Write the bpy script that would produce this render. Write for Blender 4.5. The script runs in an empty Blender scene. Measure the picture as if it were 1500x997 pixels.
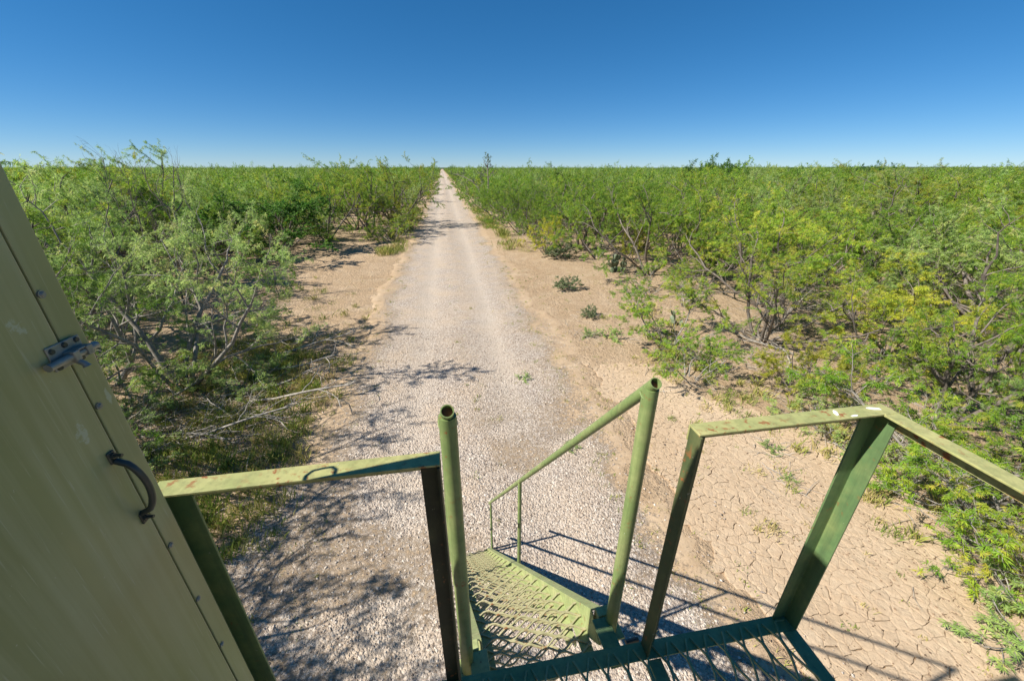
import bpy, bmesh, math, random
import numpy as np
from mathutils import Vector, Matrix

# ------------------------------------------------------------------ camera, light
SC = bpy.context.scene
COL = SC.collection
R = math.radians
EYE = 5.3                       # camera height above the ground
DECK = EYE - 1.64               # top of the platform
SUN_EL, SUN_AZ = 43.5, 8.5     # elevation; light travels SUN_AZ degrees from +X towards +Y
cam_d = bpy.data.cameras.new('camera')
cam = bpy.data.objects.new('camera', cam_d)
COL.objects.link(cam)
cam.location = (0, 0, EYE)
cam.rotation_euler = (R(90 - 24.05), 0, R(-9.4))
cam_d.sensor_width = 36
cam_d.lens = 565 / 1500 * 36
cam_d.clip_start = 0.05
cam_d.clip_end = 20000
SC.camera = cam

W = bpy.data.worlds.new('World')
SC.world = W
W.use_nodes = True
nt = W.node_tree
nt.nodes.clear()
sky = nt.nodes.new('ShaderNodeTexSky')
sky.sky_type = 'NISHITA'
sky.sun_disc = False
sky.sun_elevation = R(SUN_EL)
sky.sun_rotation = R(261.5)
sky.altitude = 0
sky.air_density = 0.62
sky.dust_density = 0.0
sky.ozone_density = 9.0
hs = nt.nodes.new('ShaderNodeHueSaturation')
hs.inputs['Saturation'].default_value = 1.31
hs.inputs['Hue'].default_value = 0.498
bg = nt.nodes.new('ShaderNodeBackground')
bg.inputs['Strength'].default_value = 0.090
wo = nt.nodes.new('ShaderNodeOutputWorld')
gm = nt.nodes.new('ShaderNodeGamma')
gm.inputs['Gamma'].default_value = 0.74
nt.links.new(sky.outputs[0], gm.inputs['Color'])
nt.links.new(gm.outputs[0], hs.inputs['Color'])
nt.links.new(hs.outputs[0], bg.inputs['Color'])
nt.links.new(bg.outputs[0], wo.inputs['Surface'])

sun_d = bpy.data.lights.new('sun', 'SUN')
sun_d.energy = 4.3
sun_d.angle = R(0.53)
sun_d.color = (1.0, 0.95, 0.85)
sun = bpy.data.objects.new('sun', sun_d)
COL.objects.link(sun)
ldir = Vector((math.cos(R(SUN_AZ)) * math.cos(R(SUN_EL)), math.sin(R(SUN_AZ)) * math.cos(R(SUN_EL)), -math.sin(R(SUN_EL))))
sun.rotation_euler = ldir.to_track_quat('-Z', 'Y').to_euler()
sun.location = (-20, -5, 30)

SC.view_settings.view_transform = 'Standard'
SC.view_settings.look = 'None'
SC.view_settings.exposure = 0.94
SC.view_settings.gamma = 1
SC.view_settings.use_curve_mapping = False
SC.render.engine = 'CYCLES'
SC.cycles.max_bounces = 6
SC.cycles.diffuse_bounces = 3
SC.cycles.glossy_bounces = 2
SC.cycles.transmission_bounces = 3
SC.cycles.sample_clamp_indirect = 4

# ------------------------------------------------------------------ helpers
def np_mesh(name, V, flist, mats=(), midx=None, smooth=False, attrs=None):
    """V (n,3); flist: list of (m,k) index arrays; midx: list of material indices, one per array"""
    V = np.asarray(V, dtype=np.float32)
    me = bpy.data.meshes.new(name)
    flist = [np.asarray(f, dtype=np.int32) for f in flist]
    keep = [i for i, f in enumerate(flist) if len(f)]
    fl = [flist[i] for i in keep]
    nl = sum(f.size for f in fl)
    npol = sum(len(f) for f in fl)
    me.vertices.add(len(V))
    me.vertices.foreach_set('co', V.ravel())
    me.loops.add(nl)
    me.loops.foreach_set('vertex_index', np.concatenate([f.ravel() for f in fl]))
    me.polygons.add(npol)
    starts = []
    o = 0
    for f in fl:
        starts.append(o + np.arange(len(f)) * f.shape[1])
        o += f.size
    me.polygons.foreach_set('loop_start', np.concatenate(starts).astype(np.int32))
    for m in mats:
        me.materials.append(m)
    if midx is not None:
        mi = np.concatenate([np.full(len(flist[i]), midx[i], dtype=np.int32) for i in keep])
        me.polygons.foreach_set('material_index', mi)
    me.update(calc_edges=True)
    me.polygons.foreach_set('use_smooth', np.full(npol, smooth))
    if attrs:
        for k, a in attrs.items():
            at = me.attributes.new(k, 'FLOAT', 'POINT')
            at.data.foreach_set('value', np.asarray(a, dtype=np.float32))
    return me

def link(name, me, parent=None, loc=(0, 0, 0), rotz=0.0, scale=None):
    o = bpy.data.objects.new(name, me)
    COL.objects.link(o)
    o.location = loc
    if rotz:
        o.rotation_euler = (0, 0, rotz)
    if scale is not None:
        o.scale = scale
    if parent is not None:
        o.parent = parent
    return o

def tag(o, label=None, cat=None, group=None, kind=None):
    if label: o['label'] = label
    if cat: o['category'] = cat
    if group: o['group'] = group
    if kind: o['kind'] = kind
    return o

def empty(name, loc, rotz=0.0, scale=None):
    o = link(name, None, None, loc, rotz, scale)
    o.empty_display_size = 0.2
    return o

class MB:
    def __init__(s):
        s.v = []; s.f = []
    def add(s, vs, fs):
        b = len(s.v)
        s.v.extend([tuple(v) for v in vs])
        s.f.extend([tuple(i + b for i in f) for f in fs])
    def box(s, lo, hi, M=None):
        x0, y0, z0 = lo; x1, y1, z1 = hi
        vs = [Vector(p) for p in ((x0,y0,z0),(x1,y0,z0),(x1,y1,z0),(x0,y1,z0),(x0,y0,z1),(x1,y0,z1),(x1,y1,z1),(x0,y1,z1))]
        if M is not None: vs = [M @ v for v in vs]
        s.add(vs, [(0,3,2,1),(4,5,6,7),(0,1,5,4),(1,2,6,5),(2,3,7,6),(3,0,4,7)])
    def prism(s, prof, p0, p1, ax, ay):
        """closed 2-D profile (in ax, ay) swept from p0 to p1"""
        p0, p1, ax, ay = Vector(p0), Vector(p1), Vector(ax), Vector(ay)
        n = len(prof)
        vs = [p0 + ax * a + ay * b for a, b in prof] + [p1 + ax * a + ay * b for a, b in prof]
        fs = [tuple(range(n - 1, -1, -1)), tuple(range(n, 2 * n))]
        fs += [(i, (i + 1) % n, n + (i + 1) % n, n + i) for i in range(n)]
        s.add(vs, fs)
    def tube(s, pts, r, sides=12, cap=True, hollow=0.0):
        pts = [Vector(p) for p in pts]
        rs = r if isinstance(r, (list, tuple)) else [r] * len(pts)
        rings = []
        up = None
        for i, p in enumerate(pts):
            d = (pts[min(i + 1, len(pts) - 1)] - pts[max(i - 1, 0)]).normalized()
            if up is None:
                up = Vector((0, 0, 1)) if abs(d.z) < .9 else Vector((1, 0, 0))
            a = up.cross(d).normalized(); b = d.cross(a); up = b
            rings.append([p + (a * math.cos(2 * math.pi * k / sides) + b * math.sin(2 * math.pi * k / sides)) * rs[i] for k in range(sides)])
        vs = [v for ring in rings for v in ring]
        fs = []
        for i in range(len(pts) - 1):
            for k in range(sides):
                k2 = (k + 1) % sides
                fs.append((i * sides + k, i * sides + k2, (i + 1) * sides + k2, (i + 1) * sides + k))
        n = len(pts)
        if hollow:
            # wall thickness and a bore at the first end
            d = (pts[1] - pts[0]).normalized()
            c = pts[0]
            b0 = len(vs)
            q = (rs[0] - hollow) / rs[0]
            vs += [c + (v - c) * q for v in rings[0]]
            vs += [c + (v - c) * q + d * 0.16 for v in rings[0]]
            for k in range(sides):
                k2 = (k + 1) % sides
                fs.append((k2, k, b0 + k, b0 + k2))
                fs.append((b0 + k2, b0 + k, b0 + sides + k, b0 + sides + k2))
            fs.append(tuple(b0 + sides + k for k in range(sides)))
        elif cap:
            fs.append(tuple(range(sides - 1, -1, -1)))
        if cap:
            fs.append(tuple((n - 1) * sides + k for k in range(sides)))
        s.add(vs, fs)
    def build(s, name, mat, parent=None, smooth=False, bevel=0.0, loc=(0, 0, 0)):
        me = bpy.data.meshes.new(name)
        me.from_pydata([tuple(v) for v in s.v], [], s.f)
        me.update()
        if mat: me.materials.append(mat)
        o = link(name, me, parent, loc)
        if smooth:
            for p in me.polygons:
                p.use_smooth = True
            try:
                me.set_sharp_from_angle(angle=R(40))
            except Exception:
                pass
        if bevel:
            m = o.modifiers.new('bevel', 'BEVEL')
            m.width = bevel; m.segments = 2; m.limit_method = 'ANGLE'; m.angle_limit = R(40)
        return o

def hash2(ix, iy, seed):
    n = (ix.astype(np.int64) * 374761393 + iy.astype(np.int64) * 668265263 + seed * 1442695041) & 0xffffffff
    n = ((n ^ (n >> 13)) * 1274126177) & 0xffffffff
    n = n ^ (n >> 16)
    return (n & 0xffff) / 65535.0

def vnoise(x, y, seed=0):
    x = np.asarray(x, float); y = np.asarray(y, float)
    ix = np.floor(x); iy = np.floor(y)
    fx = x - ix; fy = y - iy
    fx = fx * fx * (3 - 2 * fx); fy = fy * fy * (3 - 2 * fy)
    a = hash2(ix, iy, seed); b = hash2(ix + 1, iy, seed); c = hash2(ix, iy + 1, seed); d = hash2(ix + 1, iy + 1, seed)
    return (a + (b - a) * fx) * (1 - fy) + (c + (d - c) * fx) * fy

def fbm(x, y, seed=0, octs=4):
    s = 0; a = 0.5; t = 0
    for k in range(octs):
        s = s + a * vnoise(x * 2 ** k, y * 2 ** k, seed + 17 * k); t += a; a *= .5
    return s / t

def sstep(a, b, x):
    t = np.clip((x - a) / (b - a), 0, 1)
    return t * t * (3 - 2 * t)

# ------------------------------------------------------------------ materials
def new_mat(name):
    m = bpy.data.materials.new(name)
    m.use_nodes = True
    t = m.node_tree
    return m, t, t.nodes, t.links, t.nodes['Principled BSDF']

def n_noise(nodes, links, vec, scale, detail=4, rough=.55, dist=0):
    n = nodes.new('ShaderNodeTexNoise')
    n.inputs['Scale'].default_value = scale
    n.inputs['Detail'].default_value = detail
    n.inputs['Roughness'].default_value = rough
    n.inputs['Distortion'].default_value = dist
    if vec is not None: links.new(vec, n.inputs['Vector'])
    return n.outputs['Fac']

def n_ramp(nodes, links, fac, stops, interp='LINEAR'):
    r = nodes.new('ShaderNodeValToRGB')
    r.color_ramp.interpolation = interp
    e = r.color_ramp.elements
    while len(e) > 1: e.remove(e[-1])
    for i, (p, c) in enumerate(stops):
        q = e[0] if i == 0 else e.new(p)
        q.position = p
        c = (c, c, c) if isinstance(c, (int, float)) else c
        q.color = (*c, 1)
    links.new(fac, r.inputs['Fac'])
    return r.outputs['Color']

def n_mix(nodes, links, fac, a, b, mode='MIX'):
    m = nodes.new('ShaderNodeMix')
    m.data_type = 'RGBA'; m.blend_type = mode
    for sock, val in ((m.inputs[0], fac), (m.inputs[6], a), (m.inputs[7], b)):
        if hasattr(val, 'is_output'): links.new(val, sock)
        elif isinstance(val, (int, float)): sock.default_value = val
        else: sock.default_value = (*val, 1)
    return m.outputs[2]

def n_math(nodes, links, op, a, b=0.0, clamp=False):
    m = nodes.new('ShaderNodeMath'); m.operation = op; m.use_clamp = clamp
    for sock, val in ((m.inputs[0], a), (m.inputs[1], b)):
        if hasattr(val, 'is_output'): links.new(val, sock)
        else: sock.default_value = val
    return m.outputs[0]

def n_coord(nodes, which='Object'):
    return nodes.new('ShaderNodeTexCoord').outputs[which]

def n_attr(nodes, name):
    a = nodes.new('ShaderNodeAttribute'); a.attribute_name = name
    return a.outputs['Fac']

def n_bump(nodes, links, h, strength, dist, bsdf):
    b = nodes.new('ShaderNodeBump')
    b.inputs['Strength'].default_value = strength
    b.inputs['Distance'].default_value = dist
    links.new(h, b.inputs['Height'])
    links.new(b.outputs[0], bsdf.inputs['Normal'])
    return b

def paint(name, base, faded, rust=.25, rough=.5, scale=1.0, fade=(.45, .65), streak=False):
    m, t, N, L, B = new_mat(name)
    co = n_coord(N)
    big = n_noise(N, L, co, 5 * scale, 5, .6)
    c = n_mix(N, L, n_ramp(N, L, big, [(fade[0], 0), (fade[1], 1)]), base, faded)
    fine = n_noise(N, L, co, 45, 3)
    c = n_mix(N, L, n_ramp(N, L, fine, [(.3, .86), (.7, 1.0)]), (0, 0, 0), c)
    ms = N.new('ShaderNodeMapping'); L.new(co, ms.inputs['Vector']); ms.inputs['Scale'].default_value = (42, 42, 2.2)
    c = n_mix(N, L, n_ramp(N, L, n_noise(N, L, ms.outputs[0], 1.0, 4, .7), [(.46, 0), (.72, .55)]), c, tuple(x * .42 + .012 for x in base))
    chip = n_noise(N, L, co, 60, 4, .6)
    c = n_mix(N, L, n_ramp(N, L, chip, [(.70, 0), (.725, .75)]), c, (.42, .42, .33))
    sp = n_noise(N, L, co, 38, 6, .65)
    rm = n_ramp(N, L, sp, [(.66 - .12 * rust, 0), (.72 - .12 * rust, 1)])
    area = n_ramp(N, L, n_noise(N, L, co, 9, 2), [(.4, 0), (.6, 1)])
    rm = n_mix(N, L, 1.0, rm, area, 'MULTIPLY')
    c = n_mix(N, L, rm, c, (.26, .10, .035))
    L.new(c, B.inputs['Base Color'])
    B.inputs['Roughness'].default_value = rough
    B.inputs['Specular IOR Level'].default_value = .35
    n_bump(N, L, sp, .25, .002, B)
    return m

M = {}
M['rail'] = paint('rail_paint', (.31, .335, .125), (.45, .425, .18), rust=.9, rough=.55, fade=(.35, .6))
M['pipe'] = paint('pipe_paint', (.195, .265, .095), (.30, .34, .14), rust=.45, rough=.45)
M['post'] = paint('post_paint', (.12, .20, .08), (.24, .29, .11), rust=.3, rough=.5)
M['darkpost'] = paint('shaded_dark_post_paint', (.020, .030, .016), (.05, .06, .028), rust=.5, rough=.55)  # blackish weathered coat, with the left gate post's shade painted into the colour
M['brownpost'] = paint('shaded_worn_post_paint', (.075, .10, .04), (.14, .15, .06), rust=.7, rough=.55)  # weathered green-brown, darkened by painting in the shade on the right gate post
M['frame'] = paint('frame_paint', (.17, .27, .125), (.25, .33, .16), rust=.2, rough=.45)
M['stair'] = paint('stair_paint', (.33, .385, .16), (.45, .46, .22), rust=.5, rough=.5)
M['mesh'] = paint('grating_paint', (.36, .34, .175), (.47, .425, .245), rust=.8, rough=.5, fade=(.35, .6))
M['deckmesh'] = paint('deck_grating_paint', (.25, .32, .16), (.36, .38, .21), rust=.35, rough=.5)

def mat_simple(name, col, rough=.5, metal=0.0, var=.25, scale=30, bump=.15):
    m, t, N, L, B = new_mat(name)
    co = n_coord(N)
    f = n_noise(N, L, co, scale, 5, .6)
    d = tuple(x * (1 - var) for x in col); l = tuple(min(1, x * (1 + var)) for x in col)
    L.new(n_ramp(N, L, f, [(.3, d), (.7, l)]), B.inputs['Base Color'])
    B.inputs['Roughness'].default_value = rough
    B.inputs['Metallic'].default_value = metal
    if bump: n_bump(N, L, f, bump, .002, B)
    return m
M['bolt_steel'] = mat_simple('weathered_zinc', (.24, .255, .23), .45, .35)
M['black_iron'] = mat_simple('painted_iron_handle', (.035, .045, .04), .4, .1)
M['white_nut'] = mat_simple('white_nut', (.75, .75, .72), .4)
M['orange_nut'] = mat_simple('orange_washer', (.75, .16, .04), .4)
M['dropping'] = mat_simple('bird_dropping_white', (.8, .8, .76), .8)
M['rust_in'] = mat_simple('rusty_bore', (.20, .07, .03), .8)
M['seam'] = mat_simple('dark_rubber_seal', (.02, .022, .02), .8)

# blind wall: olive sheet metal with faint vertical streaks, scratches and pale worn patches
def mat_wall(name, patches):
    m, t, N, L, B = new_mat(name)
    co = n_coord(N)
    mp = N.new('ShaderNodeMapping'); L.new(co, mp.inputs['Vector']); mp.inputs['Scale'].default_value = (30, 30, .9)
    st = n_noise(N, L, mp.outputs[0], 1.0, 5, .65)
    big = n_noise(N, L, co, 2.2, 4)
    c = n_ramp(N, L, big, [(.3, (.215, .240, .100)), (.7, (.310, .325, .150))])
    c = n_mix(N, L, n_ramp(N, L, st, [(.42, 0), (.75, .55)]), c, (.43, .43, .26))
    sp = n_noise(N, L, co, 210, 2, .5)
    c = n_mix(N, L, n_ramp(N, L, sp, [(.74, 0), (.78, .6)]), c, (.45, .45, .36))
    # thin scratches
    for k, (ang, sc) in enumerate(((25, 3.0), (-38, 2.2), (70, 2.6))):
        mq = N.new('ShaderNodeMapping'); L.new(co, mq.inputs['Vector'])
        mq.inputs['Rotation'].default_value = (R(ang), 0, 0); mq.inputs['Scale'].default_value = (1, 60, 1.5)
        mq.inputs['Location'].default_value = (k * 3.1, k, 0)
        q = n_noise(N, L, mq.outputs[0], sc, 1, .4)
        c = n_mix(N, L, n_ramp(N, L, q, [(.715, 0), (.735, .5), (.755, 0)]), c, (.42, .43, .30))
    for (y, z, ry, rz) in patches:
        mq = N.new('ShaderNodeMapping'); L.new(co, mq.inputs['Vector'])
        mq.inputs['Location'].default_value = (0, -y / ry, -z / rz); mq.inputs['Scale'].default_value = (0, 1 / ry, 1 / rz)
        ln = N.new('ShaderNodeVectorMath'); ln.operation = 'LENGTH'; L.new(mq.outputs[0], ln.inputs[0])
        d = n_math(N, L, 'ADD', ln.outputs['Value'], n_math(N, L, 'MULTIPLY', n_noise(N, L, co, 70, 4, .7), 1.3))
        c = n_mix(N, L, n_ramp(N, L, d, [(.9, .55), (1.7, 0)]), c, (.42, .48, .38))
    L.new(c, B.inputs['Base Color'])
    L.new(n_ramp(N, L, st, [(.3, .30), (.7, .44)]), B.inputs['Roughness'])
    B.inputs['Specular IOR Level'].default_value = .5
    n_bump(N, L, n_noise(N, L, co, 3.5, 2), .12, .02, B)
    return m

# bark, dead wood, leaves
def mat_bark(name, a, b):
    m, t, N, L, B = new_mat(name)
    co = n_coord(N)
    f = n_noise(N, L, co, 14, 5, .6)
    oi = N.new('ShaderNodeObjectInfo')
    c = n_ramp(N, L, f, [(.3, a), (.7, b)])
    L.new(c, B.inputs['Base Color'])
    B.inputs['Roughness'].default_value = .85
    n_bump(N, L, f, .5, .01, B)
    return m
M['bark'] = mat_bark('mesquite_bark', (.085, .068, .055), (.23, .195, .165))
M['bark_grey'] = mat_bark('pale_grey_bark', (.13, .115, .10), (.34, .31, .27))
M['dead'] = mat_bark('bleached_dead_wood', (.22, .19, .16), (.50, .45, .39))
M['dead_brown'] = mat_bark('brown_dead_twig', (.10, .055, .032), (.25, .16, .10))

def mat_leaf(name, stops, objvar=.42, trans=.5, dry=None):
    m, t, N, L, B = new_mat(name)
    tint = n_attr(N, 'tint')
    oi = N.new('ShaderNodeObjectInfo')
    rnd = oi.outputs['Random']
    f = n_math(N, L, 'ADD', tint, n_math(N, L, 'MULTIPLY', n_math(N, L, 'SUBTRACT', rnd, .5), objvar * 1.1), True)
    c = n_ramp(N, L, f, stops)
    v = n_math(N, L, 'ADD', n_math(N, L, 'MULTIPLY', n_math(N, L, 'FRACT', n_math(N, L, 'MULTIPLY', rnd, 7.31)), objvar), 1 - objvar / 2)
    hv = N.new('ShaderNodeHueSaturation')
    L.new(c, hv.inputs['Color']); L.new(v, hv.inputs['Value'])
    c = hv.outputs[0]
    L.new(c, B.inputs['Base Color'])
    B.inputs['Roughness'].default_value = .5
    B.inputs['Specular IOR Level'].default_value = .3
    tr = N.new('ShaderNodeBsdfTranslucent')
    L.new(c, tr.inputs['Color'])
    mx = N.new('ShaderNodeMixShader'); mx.inputs[0].default_value = trans
    L.new(B.outputs[0], mx.inputs[1]); L.new(tr.outputs[0], mx.inputs[2])
    L.new(mx.outputs[0], N['Material Output'].inputs['Surface'])
    return m
M['leaf'] = mat_leaf('mesquite_leaf', [(0, (0.135, 0.275, 0.030)), (0.45, (0.25, 0.41, 0.040)), (0.8, (0.43, 0.51, 0.05)), (1, (0.54, 0.50, 0.08))])
M['leaf_grey'] = mat_leaf('greyish_mesquite_leaf', [(0, (0.23, 0.37, 0.10)), (0.5, (0.40, 0.55, 0.155)), (0.85, (0.56, 0.64, 0.20)), (1, (0.64, 0.60, 0.22))])
M['leaf_dark'] = mat_leaf('dark_shrub_leaf', [(0, (0.054, 0.156, 0.022)), (0.5, (0.108, 0.24, 0.03)), (1, (0.216, 0.324, 0.048))])
M['leaf_yel'] = mat_leaf('yellow_green_leaf', [(0, (0.27, 0.362, 0.038)), (0.5, (0.459, 0.488, 0.05)), (1, (0.62, 0.54, 0.06))])
M['leaf_sage'] = mat_leaf('sage_leaf', [(0, (0.11, 0.16, 0.07)), (0.5, (0.21, 0.27, 0.125)), (1, (0.33, 0.36, 0.18))])
M['grass'] = mat_leaf('dry_green_grass', [(0, (0.121, 0.187, 0.033)), (0.5, (0.242, 0.286, 0.055)), (0.8, (0.396, 0.352, 0.11)), (1, (0.495, 0.396, 0.187))], trans=.2)
M['cactus'] = mat_simple('prickly_pear_skin', (.15, .185, .11), .55, 0, .3, 9, .2)

# ground shading shared by ground, road and mud
def sand_color(N, L, co):
    big = n_noise(N, L, co, .35, 5, .6)
    mid = n_noise(N, L, co, 3.0, 6, .65)
    fine = n_noise(N, L, co, 40, 4, .7)
    c = n_ramp(N, L, big, [(.3, (.47, .335, .205)), (.7, (.55, .41, .275))])
    c = n_mix(N, L, n_ramp(N, L, mid, [(.38, .0), (.68, .55)]), c, (.38, .26, .155))
    c = n_mix(N, L, n_ramp(N, L, fine, [(.3, .45), (.60, 0)]), c, (.20, .13, .08))
    spk = n_noise(N, L, co, 22, 3, .8)
    c = n_mix(N, L, n_ramp(N, L, spk, [(.62, 0), (.70, .6)]), c, (.17, .125, .08))
    c = n_mix(N, L, n_ramp(N, L, n_noise(N, L, co, 1.1, 5, .7), [(.48, 0), (.75, .45)]), c, (.62, .50, .36))
    return c, mid, fine

def mat_ground():
    m, t, N, L, B = new_mat('sandy_soil')
    co = n_coord(N)
    c, mid, fine = sand_color(N, L, co)
    c = n_mix(N, L, n_math(N, L, 'MULTIPLY', n_attr(N, 'mud'), .9), c, n_ramp(N, L, mid, [(.35, (.55, .405, .27)), (.75, (.45, .305, .185))]))
    lit = n_attr(N, 'litter')
    ln = n_noise(N, L, co, 6, 6, .75)
    lf = n_math(N, L, 'MULTIPLY', lit, n_ramp(N, L, ln, [(.36, .05), (.64, .75)]))
    lc = n_ramp(N, L, n_noise(N, L, co, 60, 4, .8), [(.3, (.13, .09, .056)), (.5, (.30, .22, .14)), (.75, (.44, .36, .24))])
    c = n_mix(N, L, lf, c, lc)
    veg = n_attr(N, 'veg')
    c = n_mix(N, L, veg, c, (.055, .085, .022))
    L.new(c, B.inputs['Base Color'])
    B.inputs['Roughness'].default_value = .95
    B.inputs['Specular IOR Level'].default_value = .15
    h = n_math(N, L, 'ADD', n_math(N, L, 'MULTIPLY', mid, 1.0), n_math(N, L, 'MULTIPLY', fine, .35))
    h = n_math(N, L, 'ADD', h, n_math(N, L, 'MULTIPLY', n_noise(N, L, co, 11, 3, .6), .8))
    n_bump(N, L, h, 1.0, .10, B)
    return m

def mat_road():
    m, t, N, L, B = new_mat('gravel_road')
    co = n_coord(N)
    sc, mid, fine = sand_color(N, L, co)
    vo = N.new('ShaderNodeTexVoronoi'); vo.inputs['Scale'].default_value = 26; L.new(co, vo.inputs['Vector'])
    vo2 = N.new('ShaderNodeTexVoronoi'); vo2.inputs['Scale'].default_value = 55; L.new(co, vo2.inputs['Vector'])
    sep = N.new('ShaderNodeSeparateColor'); L.new(vo.outputs['Color'], sep.inputs[0])
    g = n_ramp(N, L, sep.outputs[0], [(0, (.14, .10, .075)), (.35, (.35, .285, .235)), (.75, (.50, .43, .365)), (1, (.64, .575, .51))])
    sep2 = N.new('ShaderNodeSeparateColor'); L.new(vo2.outputs['Color'], sep2.inputs[0])
    g2 = n_ramp(N, L, sep2.outputs[1], [(0, (.19, .14, .105)), (.5, (.42, .35, .29)), (1, (.60, .535, .47))])
    g = n_mix(N, L, .45, g, g2)
    g = n_mix(N, L, n_ramp(N, L, n_noise(N, L, co, .9, 4), [(.36, 0.0), (.66, .6)]), g, (.51, .39, .275))
    g = n_mix(N, L, n_math(N, L, 'MULTIPLY', n_attr(N, 'track'), n_ramp(N, L, n_noise(N, L, co, 2.2, 5, .7), [(.3, .25), (.65, .8)])), g, (.54, .455, .37))
    gr = n_attr(N, 'gravel')
    jit = n_math(N, L, 'MULTIPLY', n_math(N, L, 'SUBTRACT', n_noise(N, L, co, 11, 7, .85), .5), 2.6)
    gm = n_ramp(N, L, n_math(N, L, 'ADD', gr, jit), [(.30, 0), (.66, 1)])
    c = n_mix(N, L, gm, sc, g)
    L.new(c, B.inputs['Base Color'])
    B.inputs['Roughness'].default_value = .9
    B.inputs['Specular IOR Level'].default_value = .2
    dst = n_math(N, L, 'ADD', vo.outputs['Distance'], n_math(N, L, 'MULTIPLY', vo2.outputs['Distance'], .5))
    hh = n_math(N, L, 'ADD', n_math(N, L, 'MULTIPLY', n_math(N, L, 'MULTIPLY', dst, gm), -.8), n_math(N, L, 'MULTIPLY', mid, .5))
    n_bump(N, L, hh, .8, .035, B)
    return m

def mat_mud():
    m, t, N, L, B = new_mat('dry_cracked_mud')
    geo = N.new('ShaderNodeNewGeometry')
    co = geo.outputs['Position']
    big = n_noise(N, L, co, .6, 4)
    mid = n_noise(N, L, co, 9, 5, .65)
    c = n_ramp(N, L, big, [(.3, (.50, .375, .25)), (.7, (.56, .44, .31))])
    c = n_mix(N, L, n_ramp(N, L, mid, [(.35, 0), (.75, .4)]), c, (.42, .275, .165))
    fine = n_noise(N, L, co, 70, 4, .7)
    c = n_mix(N, L, n_ramp(N, L, fine, [(.28, .3), (.5, 0)]), c, (.28, .19, .12))
    oi = N.new('ShaderNodeObjectInfo')
    c = n_mix(N, L, n_math(N, L, 'MULTIPLY', oi.outputs['Random'], .22), c, (.46, .32, .20))
    L.new(c, B.inputs['Base Color'])
    B.inputs['Roughness'].default_value = .95
    B.inputs['Specular IOR Level'].default_value = .15
    n_bump(N, L, n_math(N, L, 'ADD', mid, n_math(N, L, 'MULTIPLY', fine, .25)), .8, .05, B)
    return m

def mat_stone():
    m, t, N, L, B = new_mat('gravel_stone')
    tint = n_attr(N, 'tint')
    c = n_ramp(N, L, tint, [(0, (.12, .085, .065)), (.3, (.34, .275, .225)), (.7, (.51, .44, .37)), (.93, (.63, .565, .49)), (1, (.72, .67, .62))])
    L.new(c, B.inputs['Base Color'])
    B.inputs['Roughness'].default_value = .85
    B.inputs['Specular IOR Level'].default_value = .25
    return m
M['ground'] = mat_ground(); M['road'] = mat_road(); M['mud'] = mat_mud(); M['stone'] = mat_stone()

# ------------------------------------------------------------------ where things grow
def piecewise(tab, y):
    ys, xs = zip(*tab)
    return np.interp(y, ys, xs)
R_EDGE = [(-5, 8.4), (2, 7.6), (3.5, 7.9), (5, 8.0), (7, 6.9), (9, 6.6), (12, 7.2), (16, 8.0), (20, 8.9), (23, 7.4), (27, 5.7), (36, 5.0), (60, 4.8), (900, 4.8)]
L_EDGE = [(-5, -5.5), (3, -5.6), (7, -6.3), (9, -6.6), (11, -7.6), (13, -10.6), (18, -12.8), (28, -12.3), (31, -9.8), (33.5, -5.4), (36, -4.4), (60, -4.3), (900, -4.3)]

def gravel_mask(x, y):
    n = fbm(x * .8, y * .8, 5) - .5
    n2 = fbm(x * 3, y * 3, 9) - .5
    left = piecewise([(-6, -5.2), (2, -4.4), (4, -3.9), (6, -2.9), (8, -2.3), (12, -2.1), (20, -2.2), (30, -2.0), (900, -2.0)], y)
    right = 2.72 + 0 * y
    d = np.minimum(x - left, right - x) + n * 1.3 + n2 * .4
    g = sstep(-1.2, .7, d)
    # the sandy strips where wheels have worn the gravel thin
    far = sstep(7, 13, y)
    for cx, w, s in ((.25, .34, .38), (-1.35, .25, .2), (1.75, .25, .2)):
        g = g - s * far * np.exp(-((x - cx + .25 * n) / w) ** 2) * sstep(.25, .55, fbm(x * .5 + 7, y * .18, 31))
    # bare sand patches near the tower
    near = 1 - sstep(6, 10, y)
    g = g - near * .5 * sstep(.50, .68, fbm(x * .55 + 3.3, y * .55 + 1.7, 41))
    return np.clip(g, 0, 1)

def track_mask(x, y):
    wob = .22 * (fbm(y * .12, y * 0 + 2, 8) - .5)
    t = np.exp(-((x + .95 - wob) / .42) ** 2) + np.exp(-((x - 1.35 - wob) / .42) ** 2)
    return np.clip(t * (.45 + .9 * fbm(x * .7, y * .25, 19)) * (.55 + .45 * sstep(2, 9, y)), 0, 1)

def mud_mask(x, y):
    left = piecewise([(-2, 3.6), (2, 3.45), (5, 3.55), (8, 3.7), (12, 4.1)], y)
    right = piecewise([(-2, 7.8), (1, 7.4), (3, 7.6), (5, 8.2), (6.5, 7.4), (8, 5.9), (12, 5.4)], y)
    d = np.minimum(np.minimum(x - left, right - x), np.minimum(y + 1.2, 9.6 - y)) + (fbm(x * 1.1, y * 1.1, 77) - .5) * 1.2
    return sstep(-.1, .35, d)

def ground_z(x, y):
    z = (fbm(x * .45, y * .45, 3) - .5) * .10 + (fbm(x * 2.2, y * 2.2, 13) - .5) * .025
    z = z * (1 - sstep(60, 120, np.hypot(x, y)))
    road = sstep(-3.6, -2.2, x) * (1 - sstep(2.8, 4.2, x))
    z = z * (1 - .6 * road)
    wob = .1 * (fbm(y * .15, y * 0 + 2, 8) - .5)
    for cx in (-.9, 1.4):
        z = z - .03 * road * np.exp(-((x - cx + wob) / .35) ** 2)
    z = z + .03 * road * np.exp(-((x - .25) / .5) ** 2)
    return z

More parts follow.
